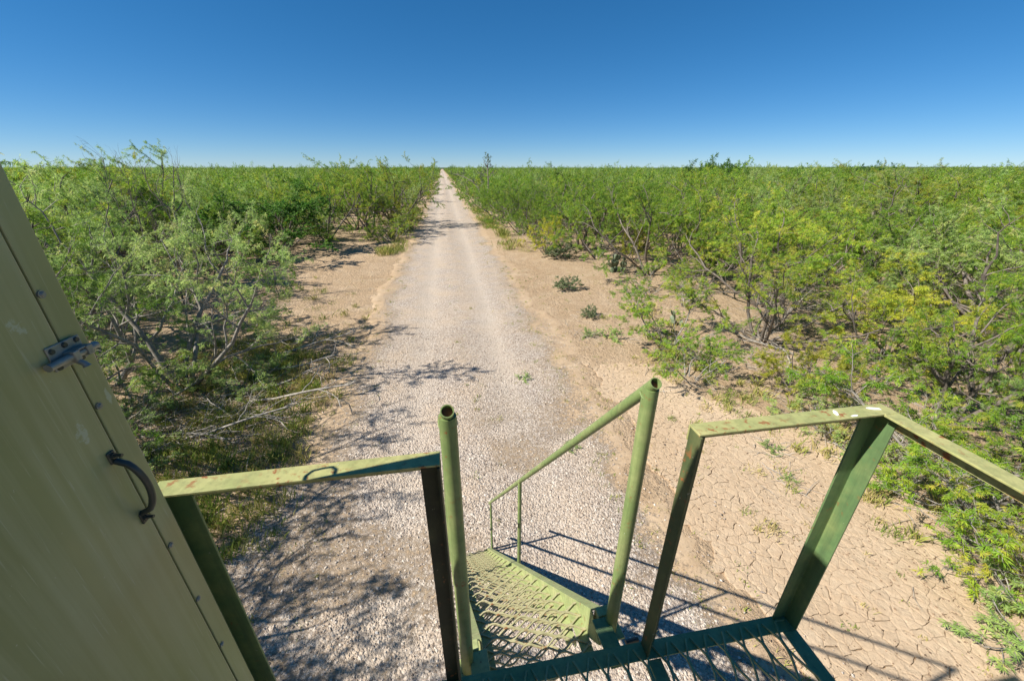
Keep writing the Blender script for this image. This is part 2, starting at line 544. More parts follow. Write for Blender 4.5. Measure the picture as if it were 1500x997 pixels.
# ------------------------------------------------------------------ plants (mesh generators)
def perp(rng, d):
    a = rng.normal(size=3)
    a = a - d * np.dot(a, d)
    return a / (np.linalg.norm(a) + 1e-9)

def grow(rng, p, d, L, r, lev, cfg, out):
    n = cfg['seg'][lev]
    pts = [p]; dirs = [d]
    for i in range(n):
        d = d + rng.normal(size=3) * cfg['wig'][lev]
        d[2] += cfg['up'][lev]
        if p[2] < .15 and d[2] < .05: d[2] = .12
        d = d / np.linalg.norm(d)
        p = p + d * L / n
        pts.append(p); dirs.append(d)
    last = lev == cfg['max']
    rad = np.linspace(r, r * (.25 if last else .55), n + 1)
    out.append((np.array(pts), rad, lev))
    if last: return
    k = cfg['n'][lev]
    for j in range(k):
        t = 1.0 if j == 0 else rng.uniform(cfg['t0'][lev], 1)
        i = min(int(t * n), n - 1); f = t * n - i
        q = pts[i] + (pts[i + 1] - pts[i]) * f
        a = R(rng.uniform(*cfg['ang'])) * (.5 if j == 0 else 1)
        cd = dirs[i + 1] * math.cos(a) + perp(rng, dirs[i + 1]) * math.sin(a)
        cl = L * cfg['ratio'][lev] * rng.uniform(.65, 1.2) * (1.15 - .35 * t)
        cr = max(r * (1 - .45 * t) * .6, .0035)
        grow(rng, q, cd / np.linalg.norm(cd), cl, cr, lev + 1, cfg, out)

def wood_arrays(branches, sides_by_lev, rmin=0.0):
    Vs, Fs = [], []
    b = 0
    for pts, rad, lev in branches:
        s = sides_by_lev[lev]
        n = len(pts)
        d = np.gradient(pts, axis=0)
        d /= np.linalg.norm(d, axis=1)[:, None] + 1e-9
        ref = np.array([0, 0, 1.0]) if abs(d[0][2]) < .8 else np.array([1.0, 0, 0])
        a = np.cross(d, ref); a /= np.linalg.norm(a, axis=1)[:, None] + 1e-9
        c = np.cross(d, a)
        th = np.arange(s) * 2 * np.pi / s
        rr = np.maximum(rad, rmin)[:, None, None]
        ring = pts[:, None, :] + rr * (a[:, None, :] * np.cos(th)[None, :, None] + c[:, None, :] * np.sin(th)[None, :, None])
        Vs.append(ring.reshape(-1, 3))
        i = np.arange(n - 1)[:, None] * s; k = np.arange(s)[None, :]; k2 = (k + 1) % s
        f = np.stack([i + k, i + k2, i + s + k2, i + s + k], -1).reshape(-1, 4) + b
        Fs.append(f)
        b += n * s
    return np.concatenate(Vs), np.concatenate(Fs)

def leaf_arrays(rng, twigs, dens, ln, wd, droop=.35, pair=True, spread=.32, min_z=0.0):
    P, D, T = [], [], []
    for pts, w in twigs:
        seg = np.linalg.norm(np.diff(pts, axis=0), axis=1)
        L = seg.sum()
        k = max(2, int(L * dens * w + rng.uniform()))
        t = rng.uniform(.08, 1, k) * (len(pts) - 1)
        i = np.minimum(t.astype(int), len(pts) - 2); f = (t - i)[:, None]
        P.append(pts[i] * (1 - f) + pts[i + 1] * f)
        D.append((pts[i + 1] - pts[i]) / seg[i][:, None])
        T.append(np.full(k, rng.beta(2.2, 3.0)))
    P = np.concatenate(P); D = np.concatenate(D); T = np.concatenate(T)
    n = len(P)
    ln *= 1.08; wd *= 1.25
    d = D * .35 + rng.normal(size=(n, 3)) * .55
    d[:, 2] -= droop * .5
    d /= np.linalg.norm(d, axis=1)[:, None]
    T = np.clip(T + rng.normal(size=n) * .12, 0, 1)
    ll = ln * rng.uniform(.6, 1.25, n)
    nrm = rng.normal(size=(n, 3)) * .65 + np.array([-.4, -.1, 1.0])
    side = np.cross(d, nrm); side /= np.linalg.norm(side, axis=1)[:, None] + 1e-9
    Vs = []
    dirs = (d + side * spread, d - side * spread) if pair else (d,)
    for e in dirs:
        e = e / np.linalg.norm(e, axis=1)[:, None]
        s2 = np.cross(e, nrm); s2 /= np.linalg.norm(s2, axis=1)[:, None] + 1e-9
        mid = P + e * (ll * .5)[:, None]
        mid[:, 2] -= droop * ll * .08
        tip = P + e * ll[:, None]
        tip[:, 2] -= droop * ll * .5
        w = (wd * rng.uniform(.7, 1.3, n))[:, None] * .5
        Vs.append(np.stack([P, mid + s2 * w, tip, mid - s2 * w], 1))
    V = np.concatenate(Vs, 0)
    tn = np.tile(T, len(dirs))
    V[..., 2] = np.maximum(V[..., 2], .02)
    m = len(V)
    return V.reshape(-1, 3), np.arange(m * 4).reshape(m, 4), np.repeat(tn, 4)

BASE = dict(max=3, seg=[6, 5, 4, 3], wig=[.16, .22, .28, .3], up=[.06, .05, .02, -.04], n=[6, 6, 5], t0=[.3, .25, .2],
            ang=(28, 68), ratio=[.55, .55, .55], sides=[7, 5, 3, 3])
PROTO = {}
def make_proto(key, seed, H, stems, tilt, leafmat, barkmat, dens=34, ln=.105, wd=.015, cfg=None, leaf_levels=(3, 2), bare=0.0,
               r0=.045, base_r=.25, dead=0, droop=.45, pair=True, single=False, lens=(.55, .85), full=False):
    rng = np.random.default_rng(seed)
    c = dict(BASE); c.update(cfg or {})
    out = []
    for k in range(stems):
        az = 2 * math.pi * (k + rng.uniform(-.35, .35)) / stems
        ti = R(rng.uniform(*tilt))
        d = np.array([math.sin(ti) * math.cos(az), math.sin(ti) * math.sin(az), math.cos(ti)])
        p = np.array([math.cos(az) * base_r * rng.uniform(.2, 1), math.sin(az) * base_r * rng.uniform(.2, 1), -.05])
        grow(rng, p, d, H * rng.uniform(*lens), r0 * rng.uniform(.7, 1.2), 0, c, out)
    allp = np.concatenate([b[0] for b in out])
    # bring the tallest twig tip to H
    f = H / np.percentile(allp[:, 2], 99.7)
    out = [(b[0] * f, b[1], b[2]) for b in out]
    wv, wf = wood_arrays(out, c['sides'])
    rmax = np.percentile(np.hypot(wv[:, 0], wv[:, 1]), 98)
    res = dict(H=H)
    tw = []
    for pts, rad, lev in out:
        if lev in leaf_levels:
            if rng.uniform() < bare: continue
            tp = pts[-1]
            out_ = max(tp[2] / H, math.hypot(tp[0], tp[1]) / rmax)
            if rng.uniform() > (.22 + .78 * float(sstep(.36, .70, out_))) and c['max'] == 3 and not full: continue
            tw.append((pts[len(pts) // 2:] if lev < c['max'] else pts, 1.0))
    if single:
        lv, lf, tt = leaf_arrays(rng, tw, dens, ln, wd, droop, pair)
        V = np.concatenate([wv, lv])
        res['one'] = np_mesh(key, V, [wf, lf + len(wv)], [barkmat, leafmat], [0, 1], attrs={'tint': np.concatenate([np.zeros(len(wv)), tt])})
    else:
        res['wood'] = np_mesh(key + '_wood', wv, [wf], [barkmat], smooth=True)
        if tw and dens > 0:
            lv, lf, tt = leaf_arrays(rng, tw, dens, ln, wd, droop, pair)
            res['leaf'] = np_mesh(key + '_leaf', lv, [lf], [leafmat], attrs={'tint': tt})
    PROTO[key] = res
    return res

make_proto('mesq_a', 11, 4.6, 4, (12, 40), M['leaf'], M['bark'], r0=.075, dens=88, ln=.078, wd=.0082)
make_proto('mesq_b', 12, 4.0, 5, (18, 50), M['leaf'], M['bark'], r0=.055, dens=88, ln=.078, wd=.0082)
make_proto('mesq_c', 13, 3.6, 6, (20, 58), M['leaf'], M['bark'], r0=.045, dens=88, ln=.078, wd=.0082, cfg=dict(n=[5, 6, 5]))
make_proto('mesq_grey', 14, 4.2, 5, (15, 52), M['leaf_grey'], M['bark'], r0=.06, dens=92, ln=.076, wd=.0082)
make_proto('mesq_grey2', 24, 3.2, 6, (25, 62), M['leaf_grey'], M['bark_grey'], r0=.045, dens=92, ln=.075, wd=.0082, bare=.15, cfg=dict(n=[5, 6, 5]))
make_proto('mesq_sparse', 15, 3.6, 8, (15, 55), M['leaf'], M['bark'], r0=.04, dens=88, ln=.075, wd=.0082, bare=.28, cfg=dict(n=[5, 5, 5]))
make_proto('mesq_tall', 35, 5.2, 4, (8, 30), M['leaf'], M['bark'], r0=.05, dens=60, ln=.078, wd=.0085, bare=.35, cfg=dict(n=[6, 5, 4]))
make_proto('mesq_pale', 14, 4.2, 5, (15, 52), M['leaf_grey'], M['bark_grey'], r0=.05, dens=66, ln=.076, wd=.0082, bare=.12)
make_proto('mesq_yel', 16, 2.6, 5, (20, 55), M['leaf_yel'], M['bark'], r0=.035, dens=100, ln=.07, wd=.008, cfg=dict(n=[5, 5, 5]))
make_proto('dark_shrub', 17, 3.4, 9, (8, 58), M['leaf_dark'], M['bark'], r0=.035, dens=85, ln=.055, wd=.022, cfg=dict(n=[5, 6, 6]), droop=.1, base_r=.5, full=True)
make_proto('low_bush', 18, 1.7, 7, (25, 70), M['leaf'], M['bark_grey'], r0=.02, dens=120, ln=.055, wd=.0075, cfg=dict(n=[5, 5, 4]), bare=.32)
make_proto('low_bush_b', 28, 1.3, 8, (30, 75), M['leaf_grey'], M['bark_grey'], r0=.018, dens=120, ln=.055, wd=.0075, cfg=dict(n=[4, 5, 4]), bare=.35)
make_proto('small_shrub', 19, .55, 9, (10, 65), M['leaf_sage'], M['bark_grey'], r0=.008, dens=90, ln=.035, wd=.014, base_r=.06,
           cfg=dict(max=2, n=[6, 5], seg=[5, 4, 3], wig=[.2, .25, .3], up=[.06, .03, 0], t0=[.25, .2], ratio=[.5, .5], sides=[4, 3, 3]), leaf_levels=(2, 1), droop=.1)
make_proto('green_weed', 20, .3, 9, (15, 70), M['leaf_grey'], M['bark_grey'], r0=.005, dens=110, ln=.028, wd=.009, base_r=.05,
           cfg=dict(max=1, n=[6], seg=[4, 3], wig=[.2, .25], up=[.06, .03], t0=[.2], ratio=[.5], sides=[3, 3]), leaf_levels=(1, 0), droop=.1)
make_proto('dead_tree', 21, 4.6, 4, (10, 42), M['leaf'], M['bark'], r0=.06, dens=0, cfg=dict(n=[6, 6, 4]))
make_proto('dead_bush', 22, 2.4, 9, (10, 60), M['leaf'], M['dead'], r0=.03, dens=0, cfg=dict(n=[5, 5, 3]))
make_proto('tall_sparse', 23, 7.0, 2, (2, 10), M['leaf_sage'], M['bark'], r0=.09, dens=26, ln=.14, wd=.03, bare=.35,
           cfg=dict(n=[7, 5, 4], ratio=[.28, .5, .5], t0=[.35, .3, .2], ang=(40, 80)))
for k, (sd, h, mt) in enumerate(((31, 4.2, M['leaf']), (32, 3.7, M['leaf']), (33, 4.4, M['leaf_grey']))):
    make_proto('far_%d' % k, sd, h, 5, (15, 52), mt, M['bark'], r0=.06, dens=17, ln=.18, wd=.036, cfg=dict(n=[5, 5, 3], sides=[4, 3, 3, 3], seg=[4, 3, 2, 2]), single=True)

def place(key, x, y, h, rot, name, label, cat, group=None, wide=1.0, parts=('trunk', 'crown')):
    P = PROTO[key]
    s = h / P['H']
    z = float(ground_z(np.array([x]), np.array([y]))[0])
    sc = (s * wide, s * wide, s)
    if 'one' in P:
        o = link(name, P['one'], None, (x, y, z), rot, sc)
    else:
        o = empty(name, (x, y, z), rot, sc)
        link(parts[0], P['wood'], o)
        if 'leaf' in P: link(parts[1], P['leaf'], o)
    TREES.append((x, y, h))
    return tag(o, label, cat, group)
TREES = []

# ---- plants one can name
SH = ('stems', 'foliage')
place('mesq_pale', -7.3, 10.3, 5.3, .4, 'mesquite_tree', 'large grey green mesquite with pale forked stems at left edge of the sandy clearing', 'tree')
place('mesq_tall', -7.6, 7.0, 5.1, 2.1, 'mesquite_tree', 'slender green mesquite half hidden by the corner of the blind wall', 'tree', wide=1.1)
place('mesq_a', -12.4, 12.6, 5.9, 1.0, 'mesquite_tree', 'tall mesquite with dark forked trunk close beside the blind wall at left', 'tree')
place('mesq_grey', -11.6, 15.0, 4.8, 3.3, 'mesquite_tree', 'grey green mesquite with slender dark trunk behind the near left trees', 'tree')
place('low_bush_b', -7.2, 8.4, 1.0, .9, 'shrub', 'low leafy bush sprawling over fallen branches left of the road', 'shrub', parts=SH, wide=1.3)
place('low_bush_b', -7.4, 6.8, 1.0, 2.9, 'shrub', 'low bright green bush above the reddish twig pile near the blind', 'shrub', parts=SH, wide=1.4)
place('dead_tree', -10.9, 17.2, 6.1, .2, 'dead_tree', 'bare dead tree rising above the left brush against the sky', 'tree', wide=.62, parts=('trunk', 'crown'))
place('mesq_sparse', -17.5, 18.0, 6.4, 1.9, 'mesquite_tree', 'tall thin mesquite with arching branch against sky beside blind wall', 'tree')
place('mesq_grey', -15.2, 21.5, 6.2, 4.4, 'mesquite_tree', 'tall feathery mesquite standing just left of the bare dead tree', 'tree')
place('dark_shrub', -11.6, 28.2, 4.4, .3, 'shrub', 'dense dark green rounded bush at the back of the left clearing', 'shrub', wide=1.45, parts=SH)
place('low_bush', -7.9, 18.9, 1.7, 1.3, 'shrub', 'young upright green bush alone in the sandy clearing left of the road', 'shrub', wide=.8, parts=SH)
place('low_bush_b', -7.0, 14.4, 1.1, 4.0, 'shrub', 'thin low bush with bare branches in the shade of the left clearing', 'shrub', wide=1.4, parts=SH)
place('mesq_b', -9.4, 33.2, 5.2, 2.2, 'mesquite_tree', 'slender stemmed mesquite right of the dark rounded bush', 'tree')
place('mesq_a', -6.6, 36.2, 6.0, .7, 'mesquite_tree', 'tall mesquite with visible trunk beside the left road edge', 'tree')
place('low_bush', -4.2, 32.6, 2.3, 5.1, 'shrub', 'bushy green shrub at the left road edge in front of the tall mesquites', 'shrub', wide=1.2, parts=SH)
place('low_bush', -6.0, 32.8, 1.8, 3.1, 'shrub', 'small green shrub beneath the mesquite trunks left of the road', 'shrub', parts=SH)
place('mesq_yel', -4.2, 38.5, 3.4, 1.0, 'mesquite_tree', 'pale yellow green mesquite leaning over the left road edge', 'tree')
place('tall_sparse', 5.2, 52, 7.1, .5, 'tall_tree', 'thin dark tree rising above the horizon just right of the road', 'tree')
place('low_bush_b', -7.6, 8.9, 1.9, 3.9, 'shrub', 'leafy low bush under the grey green mesquite at left', 'shrub', parts=SH, wide=1.3)
place('mesq_grey2', -9.2, 10.6, 3.6, 5.1, 'mesquite_tree', 'low dense grey green mesquite crowding the blind wall at left', 'tree', wide=1.1)
place('low_bush', -8.6, 8.0, 1.5, 5.4, 'shrub', 'bright low bush right against the blind wall edge', 'shrub', parts=SH, wide=1.3)
place('low_bush_b', -5.6, 9.9, .8, 2.2, 'shrub', 'thin straggly ground bush at the edge of the left shade', 'shrub', parts=SH, wide=1.8)
place('low_bush_b', -6.2, 6.9, .5, .2, 'shrub', 'knee high straggly bush on the grassy verge left of the road', 'shrub', parts=SH, wide=2.0)
place('mesq_grey', -14.2, 16.6, 6.3, 2.7, 'mesquite_tree', 'tall feathery mesquite against the sky nearest the blind wall top', 'tree')
place('mesq_a', -14.0, 19.5, 5.9, 5.2, 'mesquite_tree', 'tall leafy mesquite below the bare dead tree at left', 'tree')
place('mesq_b', -4.9, 41.0, 6.2, 1.7, 'mesquite_tree', 'tallest mesquite of the left roadside row, crown above the horizon', 'tree')
place('mesq_c', -8.4, 39.5, 5.7, .7, 'mesquite_tree', 'wide mesquite left of the tallest roadside one, its top on the horizon', 'tree')
# right
place('mesq_sparse', 10.2, 10.3, 3.6, .5, 'mesquite_tree', 'wide mesquite with many dark spreading stems in the right foreground brush', 'tree', wide=1.25)
place('dead_bush', 11.6, 11.2, 2.5, 1.5, 'dead_bush', 'bleached bare bush of upright branches right of the many stemmed mesquite', 'shrub', wide=.75, parts=('stems', 'foliage'))
place('mesq_yel', 8.5, 7.1, 1.9, 2.0, 'shrub', 'bright yellow green bush with dark stump beside the right hand railing', 'shrub', parts=SH)
place('low_bush', 6.3, 8.3, 1.3, 3.7, 'shrub', 'low green bush at the sand edge near the top of the stair handrail', 'shrub', parts=SH, wide=1.2)
place('low_bush', 7.0, 10.4, 2.0, .7, 'shrub', 'leafy green bush hanging over the sand strip right of the road', 'shrub', parts=SH, wide=1.2)
place('mesq_a', 10.9, 5.5, 3.6, 2.6, 'mesquite_tree', 'mesquite with forked dark trunk behind the right railing corner', 'tree', wide=.95)
place('mesq_yel', 13.2, 8.6, 3.0, .1, 'mesquite_tree', 'golden green mesquite behind the forked trunk at right', 'tree', wide=1.25)
place('low_bush', 8.3, 3.4, 1.5, 1.2, 'shrub', 'feathery green bush with grey twigs below the right railing', 'shrub', parts=SH, wide=1.3)
place('mesq_grey2', 9.8, 2.6, 2.3, 4.6, 'mesquite_tree', 'spreading mesquite with pale bare branches at the lower right edge', 'tree')
place('dead_bush', 8.7, 5.0, 1.1, 3.0, 'dead_bush', 'tangle of grey dead branches behind the right railing post', 'shrub', parts=('stems', 'foliage'), wide=1.5)
place('mesq_yel', 7.5, 1.8, 1.5, 3.9, 'shrub', 'low yellowish bush at the edge of the cracked mud in the bottom right', 'shrub', parts=SH, wide=1.3)
place('low_bush', 11.4, 7.4, 1.4, 5.0, 'shrub', 'small shrub on bare sand between the railing corner and forked trunk', 'shrub', parts=SH)
place('dead_bush', 9.6, 14.0, 1.4, .8, 'dead_bush', 'grey leafless bush at the front of the right brush', 'shrub', parts=('stems', 'foliage'))
place('small_shrub', 5.5, 17.1, .65, .4, 'small_shrub', 'sage coloured small shrub with upright twigs on the sand right of the road', 'shrub', wide=1.3, parts=SH)
place('small_shrub', 5.3, 13.4, .45, 1.4, 'small_shrub', 'small grey green tuft farthest back of the sand strip trio', 'shrub', wide=1.1, parts=SH)
place('green_weed', 4.65, 11.7, .3, 2.4, 'small_weed', 'flat dark weed left of the dark green tuft on the sand strip', 'plant', wide=1.3, parts=SH)
place('green_weed', 5.35, 11.4, .42, 3.4, 'small_weed', 'dark green round tuft on the sand strip right of the road', 'plant', wide=1.2, parts=SH)
place('green_weed', 1.85, 9.1, .16, 3.4, 'small_weed', 'small green weed growing alone in the gravel of the road', 'plant', wide=1.7, parts=SH)
place('green_weed', 2.25, 6.1, .15, .4, 'small_weed', 'little green weed in the gravel beside the right handrail pipe', 'plant', wide=1.3, parts=SH)
place('green_weed', 6.3, 5.4, .2, .4, 'small_shrub', 'light green weed growing on the cracked mud inside the right railing', 'shrub', wide=1.2, parts=SH)
place('green_weed', 6.0, 4.6, .13, 1.4, 'small_weed', 'pale tuft on the cracked mud below the light green weed', 'plant', wide=1.3, parts=SH)
place('small_shrub', 7.1, 24.0, 1.0, .4, 'small_shrub', 'dark low shrub where the right brush meets the sand strip', 'shrub', wide=1.3, parts=SH)
place('low_bush', 8.8, 4.0, 2.3, 2.2, 'shrub', 'thick feathery green bush filling the gap under the right side rail', 'shrub', parts=SH, wide=1.2)
place('mesq_c', 11.0, 3.9, 2.9, .8, 'mesquite_tree', 'leafy mesquite at the right frame edge above the side rail', 'tree', wide=1.1)
place('low_bush', 8.2, 2.3, 2.1, 4.2, 'shrub', 'dense green bush at the lower right frame edge by the cracked mud', 'shrub', parts=SH, wide=1.3)
place('low_bush_b', 7.9, 5.6, 1.0, 1.2, 'shrub', 'twiggy grey green bush touching the mud behind the corner post', 'shrub', parts=SH, wide=1.5)
place('low_bush', 12.6, 6.0, 1.8, 3.0, 'shrub', 'green bush at the right edge behind the forked trunk', 'shrub', parts=SH, wide=1.4)
place('low_bush_b', 7.2, 1.2, 1.1, 5.0, 'shrub', 'small pale green bush lowest at the right edge', 'shrub', parts=SH, wide=1.6)
# unseen behind the blind, but their shade falls on the road
for x, y, h, r, lab in ((-6.5, 3.6, 5.5, .3, 'mesquite behind the blind wall, nearest the front platform corner'), (-5.6, 1.4, 5.2, 2.2, 'mesquite behind the blind wall, farthest back beside the tower'),
                  (-8.2, 5.6, 5.3, 4.0, 'mesquite behind the blind wall, farthest left from the tower'), (-5.2, 2.7, 4.3, 1.0, 'smallest mesquite behind the blind wall, close to the platform')):
    place('mesq_tall', x, y, h, r, 'mesquite_tree', lab, 'tree', 'mesquites behind the blind')

# ---- the brush: individual trees out to about 45 m
rng = np.random.default_rng(77)
KINDS = {
    'R': [('mesq_a', .20), ('mesq_b', .23), ('mesq_c', .21), ('mesq_sparse', .10), ('mesq_yel', .06), ('mesq_grey', .13), ('low_bush', .07)],
    'L': [('mesq_grey', .30), ('mesq_a', .17), ('mesq_b', .20), ('mesq_grey2', .15), ('mesq_c', .10), ('mesq_sparse', .05), ('dark_shrub', .03)],
}
PHR = {'mesq_a': ('leafy green mesquite', 4.5), 'mesq_b': ('rounded mesquite', 4.1), 'mesq_c': ('broad low mesquite', 3.7),
       'mesq_sparse': ('half bare mesquite', 3.8), 'mesq_yel': ('yellow green mesquite', 3.3), 'mesq_grey': ('greyish mesquite', 4.4),
       'mesq_grey2': ('low greyish mesquite', 3.5), 'low_bush': ('low feathery bush', 1.9), 'dark_shrub': ('dark green rounded shrub', 3.2)}
def in_view(x, y, half=61.0):
    a = math.degrees(math.atan2(x, y)) - 9.4
    return abs(a) < half and math.hypot(x, y) > 2
auto = []
cells = {}
def far_enough(x, y, d):
    for (a, b, h) in TREES:
        if (a - x) ** 2 + (b - y) ** 2 < (d * min(1.0, .35 + h / 4.5)) ** 2: return False
    return True
cand = 0
while len(auto) < 238 and cand < 60000:
    cand += 1
    rr = 48 * math.sqrt(rng.uniform()); th = R(9.4 + rng.uniform(-61, 61))
    x, y = rr * math.sin(th), rr * math.cos(th)
    if y < .5: continue
    re_, le_ = float(piecewise(R_EDGE, y)), float(piecewise(L_EDGE, y))
    if x > re_ + .2: side = 'R'
    elif x < le_ - .2: side = 'L'
    else: continue
    # leave the wedge behind the blind empty
    if x < -.9 * y: continue
    if 11 < y < 27 and -.50 < x / y < -.33: continue
    if not far_enough(x, y, 2.75 if rr > 18 else 3.35): continue
    ks, ws = zip(*KINDS[side])
    key = ks[rng.choice(len(ks), p=np.array(ws) / sum(ws))]
    ph, h0 = PHR[key]
    h = h0 * rng.uniform(.7, 1.25)
    edge = min(abs(x - re_), abs(x - le_))
    if rr < 18 and side == 'R': h *= .82
    if edge < 1.5 and rng.uniform() < .5: h *= .75
    if rng.uniform() < .12 and rr > 20: h *= 1.2
    h = min(h, 6.0 if rr > 26 else 5.2)
    if key in ('low_bush', 'dark_shrub'): nm, cat, parts = 'shrub', 'shrub', SH
    else: nm, cat, parts = 'mesquite_tree', 'tree', ('trunk', 'crown')
    bear = math.degrees(math.atan2(x, y))
    band = 'front' if rr < 19 else ('middle' if rr < 29 else ('rear' if rr < 38.5 else 'rearmost'))
    if side == 'R': sec = 'near the road' if bear < 22 else ('halfway across' if bear < 45 else 'by the right edge')
    else: sec = 'near the road' if bear > -19 else ('halfway across' if bear > -32 else 'by the blind')
    o = place(key, x, y, h, rng.uniform(0, 6.28), nm, 'x', cat, '%ss in the brush %s of the road' % (ph, 'right' if side == 'R' else 'left') if ph.endswith('mesquite') else
              '%s in the brush %s of the road' % (ph, 'right' if side == 'R' else 'left'), wide=rng.uniform(.95, 1.25), parts=parts)
    cells.setdefault((ph, band, 'right' if side == 'R' else 'left', sec), []).append((bear, o))
    auto.append((x, y))

ORD = {1: [''], 2: ['left one of two, ', 'right one of two, '], 3: ['leftmost of three, ', 'middle of three, ', 'rightmost of three, '],
       4: ['leftmost of four, ', 'second from left of four, ', 'third from left of four, ', 'rightmost of four, ']}
for (ph, band, sd, sec), lst in cells.items():
    lst.sort(key=lambda q: q[0])
    for k, (b_, o) in enumerate(lst):
        pre = ORD[len(lst)][k] if len(lst) in ORD else ('%s of %d from left, ' % (('first', 'second', 'third', 'fourth', 'fifth', 'sixth', 'seventh', 'eighth', 'ninth', 'tenth', 'eleventh', 'twelfth')[min(k, 11)], len(lst)))
        o['label'] = '%s%s %s in %s %s brush' % (pre, ph, sec, band, sd)

# ---- far brush as one mass, instanced on points from trees that stand in it
far_src = []
for k, (x, y, t) in enumerate(((9, 62, 'green'), (-9.5, 60, 'dark'), (16, 66, 'grey green'))):
    o = place('far_%d' % k, x, y, (4.6, 4.4, 4.5)[k], k * 1.3, 'mesquite_tree',
              ('distant mesquite at the edge of the far brush right of the road', 'distant mesquite at the edge of the far brush left of the road',
               'distant grey green mesquite deep in the far brush on the right')[k], 'tree')
    far_src.append(o)
pts, idx, scl, rot = [], [], [], []
def scatter(r0, r1, n, dmin, half, smul):
    c = 0
    cell = {}
    while c < n:
        rr = math.sqrt(rng.uniform(r0 * r0, r1 * r1)); th = R(9.4 + rng.uniform(-half, half))
        x, y = rr * math.sin(th), rr * math.cos(th)
        c += 1
        if float(piecewise(L_EDGE, y)) - .3 < x < float(piecewise(R_EDGE, y)) + .3: continue
        g = (int(x // dmin), int(y // dmin))
        if any((q[0] - x) ** 2 + (q[1] - y) ** 2 < dmin * dmin for i in (-1, 0, 1) for j in (-1, 0, 1) for q in cell.get((g[0] + i, g[1] + j), ())): continue
        cell.setdefault(g, []).append((x, y))
        if rr < 70 and not far_enough(x, y, 2.6): continue
        pts.append((x, y, 0)); idx.append(rng.choice(3, p=[.42, .34, .24])); scl.append(smul * rng.uniform(.62, 1.22) * (1.25 if rng.uniform() < .06 else 1)); rot.append(rng.uniform(0, 6.28))
scatter(46, 110, 9000, 2.9, 62, 1.0)
scatter(110, 260, 9000, 4.2, 60, 1.12)
scatter(260, 800, 9000, 8.0, 58, 1.45)

me = bpy.data.meshes.new('far_brush')
me.vertices.add(len(pts))
me.vertices.foreach_set('co', np.array(pts, dtype=np.float32).ravel())
for nm, ty, dat in (('pick', 'INT', idx), ('size', 'FLOAT', scl), ('spin', 'FLOAT', rot)):
    a = me.attributes.new(nm, ty, 'POINT')
    a.data.foreach_set('value', np.array(dat, dtype=np.int32 if ty == 'INT' else np.float32))
brush = link('far_brush', me)
tag(brush, 'mass of mesquite brush covering the plain to the horizon', 'brush', None, 'stuff')
ng = bpy.data.node_groups.new('far_brush', 'GeometryNodeTree')
ng.interface.new_socket('Geometry', in_out='INPUT', socket_type='NodeSocketGeometry')
ng.interface.new_socket('Geometry', in_out='OUTPUT', socket_type='NodeSocketGeometry')
gi = ng.nodes.new('NodeGroupInput'); go = ng.nodes.new('NodeGroupOutput')
jn = ng.nodes.new('GeometryNodeJoinGeometry')
def named(nm, ty):
    n = ng.nodes.new('GeometryNodeInputNamedAttribute'); n.data_type = ty; n.inputs['Name'].default_value = nm
    return [o for o in n.outputs if o.enabled and o.name == 'Attribute'][0]
pk, sz, sp = named('pick', 'INT'), named('size', 'FLOAT'), named('spin', 'FLOAT')
cx_ = ng.nodes.new('ShaderNodeCombineXYZ'); ng.links.new(sp, cx_.inputs['Z'])
for k in range(3):
    oi = ng.nodes.new('GeometryNodeObjectInfo'); oi.transform_space = 'ORIGINAL'
    oi.inputs['Object'].default_value = far_src[k]
    oi.inputs['As Instance'].default_value = True
    ip = ng.nodes.new('GeometryNodeInstanceOnPoints')
    cmp = ng.nodes.new('FunctionNodeCompare'); cmp.data_type = 'INT'; cmp.operation = 'EQUAL'
    ia, ib = [s for s in cmp.inputs if s.enabled][:2]
    ng.links.new(pk, ia); ib.default_value = k
    ng.links.new(gi.outputs[0], ip.inputs['Points'])
    ng.links.new(cmp.outputs[0], ip.inputs['Selection'])
    ng.links.new(oi.outputs['Geometry'], ip.inputs['Instance'])
    ng.links.new(cx_.outputs[0], ip.inputs['Rotation'])
    ng.links.new(sz, ip.inputs['Scale'])
    ng.links.new(ip.outputs[0], jn.inputs[0])
ng.links.new(jn.outputs[0], go.inputs[0])
md = brush.modifiers.new('scatter', 'NODES'); md.node_group = ng

# ---- a few far dark trees that break the horizon, and the low ridge beyond
for x, y, h, t in ((72, 100, 8.5, 'tallest of the dark far trees that break the right horizon'), (66, 101, 7.2, 'dark far tree left of the tallest one on the right horizon'),
                   (150, 128, 7.6, 'lone far green tree on the horizon at far right'), (163, 132, 7.0, 'far low tree right of the lone tree on the horizon')):
    place('dark_shrub', x, y, h, x, 'distant_tree', t, 'tree', wide=.8)
ridge_v, ridge_f = [], []
xs = np.linspace(-2600, 5200, 240)
for i, x in enumerate(xs):
    yy = 2600 + .05 * abs(x - 600)
    hh = 5.6 + 4.0 * fbm(np.array([x * .004]), np.array([.5]), 91)[0] + 7 * float(sstep(1200, 3600, x))
    ridge_v += [(x, yy - 60, -1), (x, yy, hh), (x, yy + 200, hh * .9), (x, yy + 400, -1)]
    if i:
        b = 4 * i
        for k in range(3): ridge_f.append((b - 4 + k, b + k, b + k + 1, b - 3 + k))
M['ridge'] = mat_simple('wooded_ridge', (.05, .075, .03), .9, 0, .4, .02, 0)
tag(link('hills', np_mesh('hills', ridge_v, [np.array(ridge_f)], [M['ridge']], smooth=True)), 'low wooded rise along the horizon', None, None, 'structure')

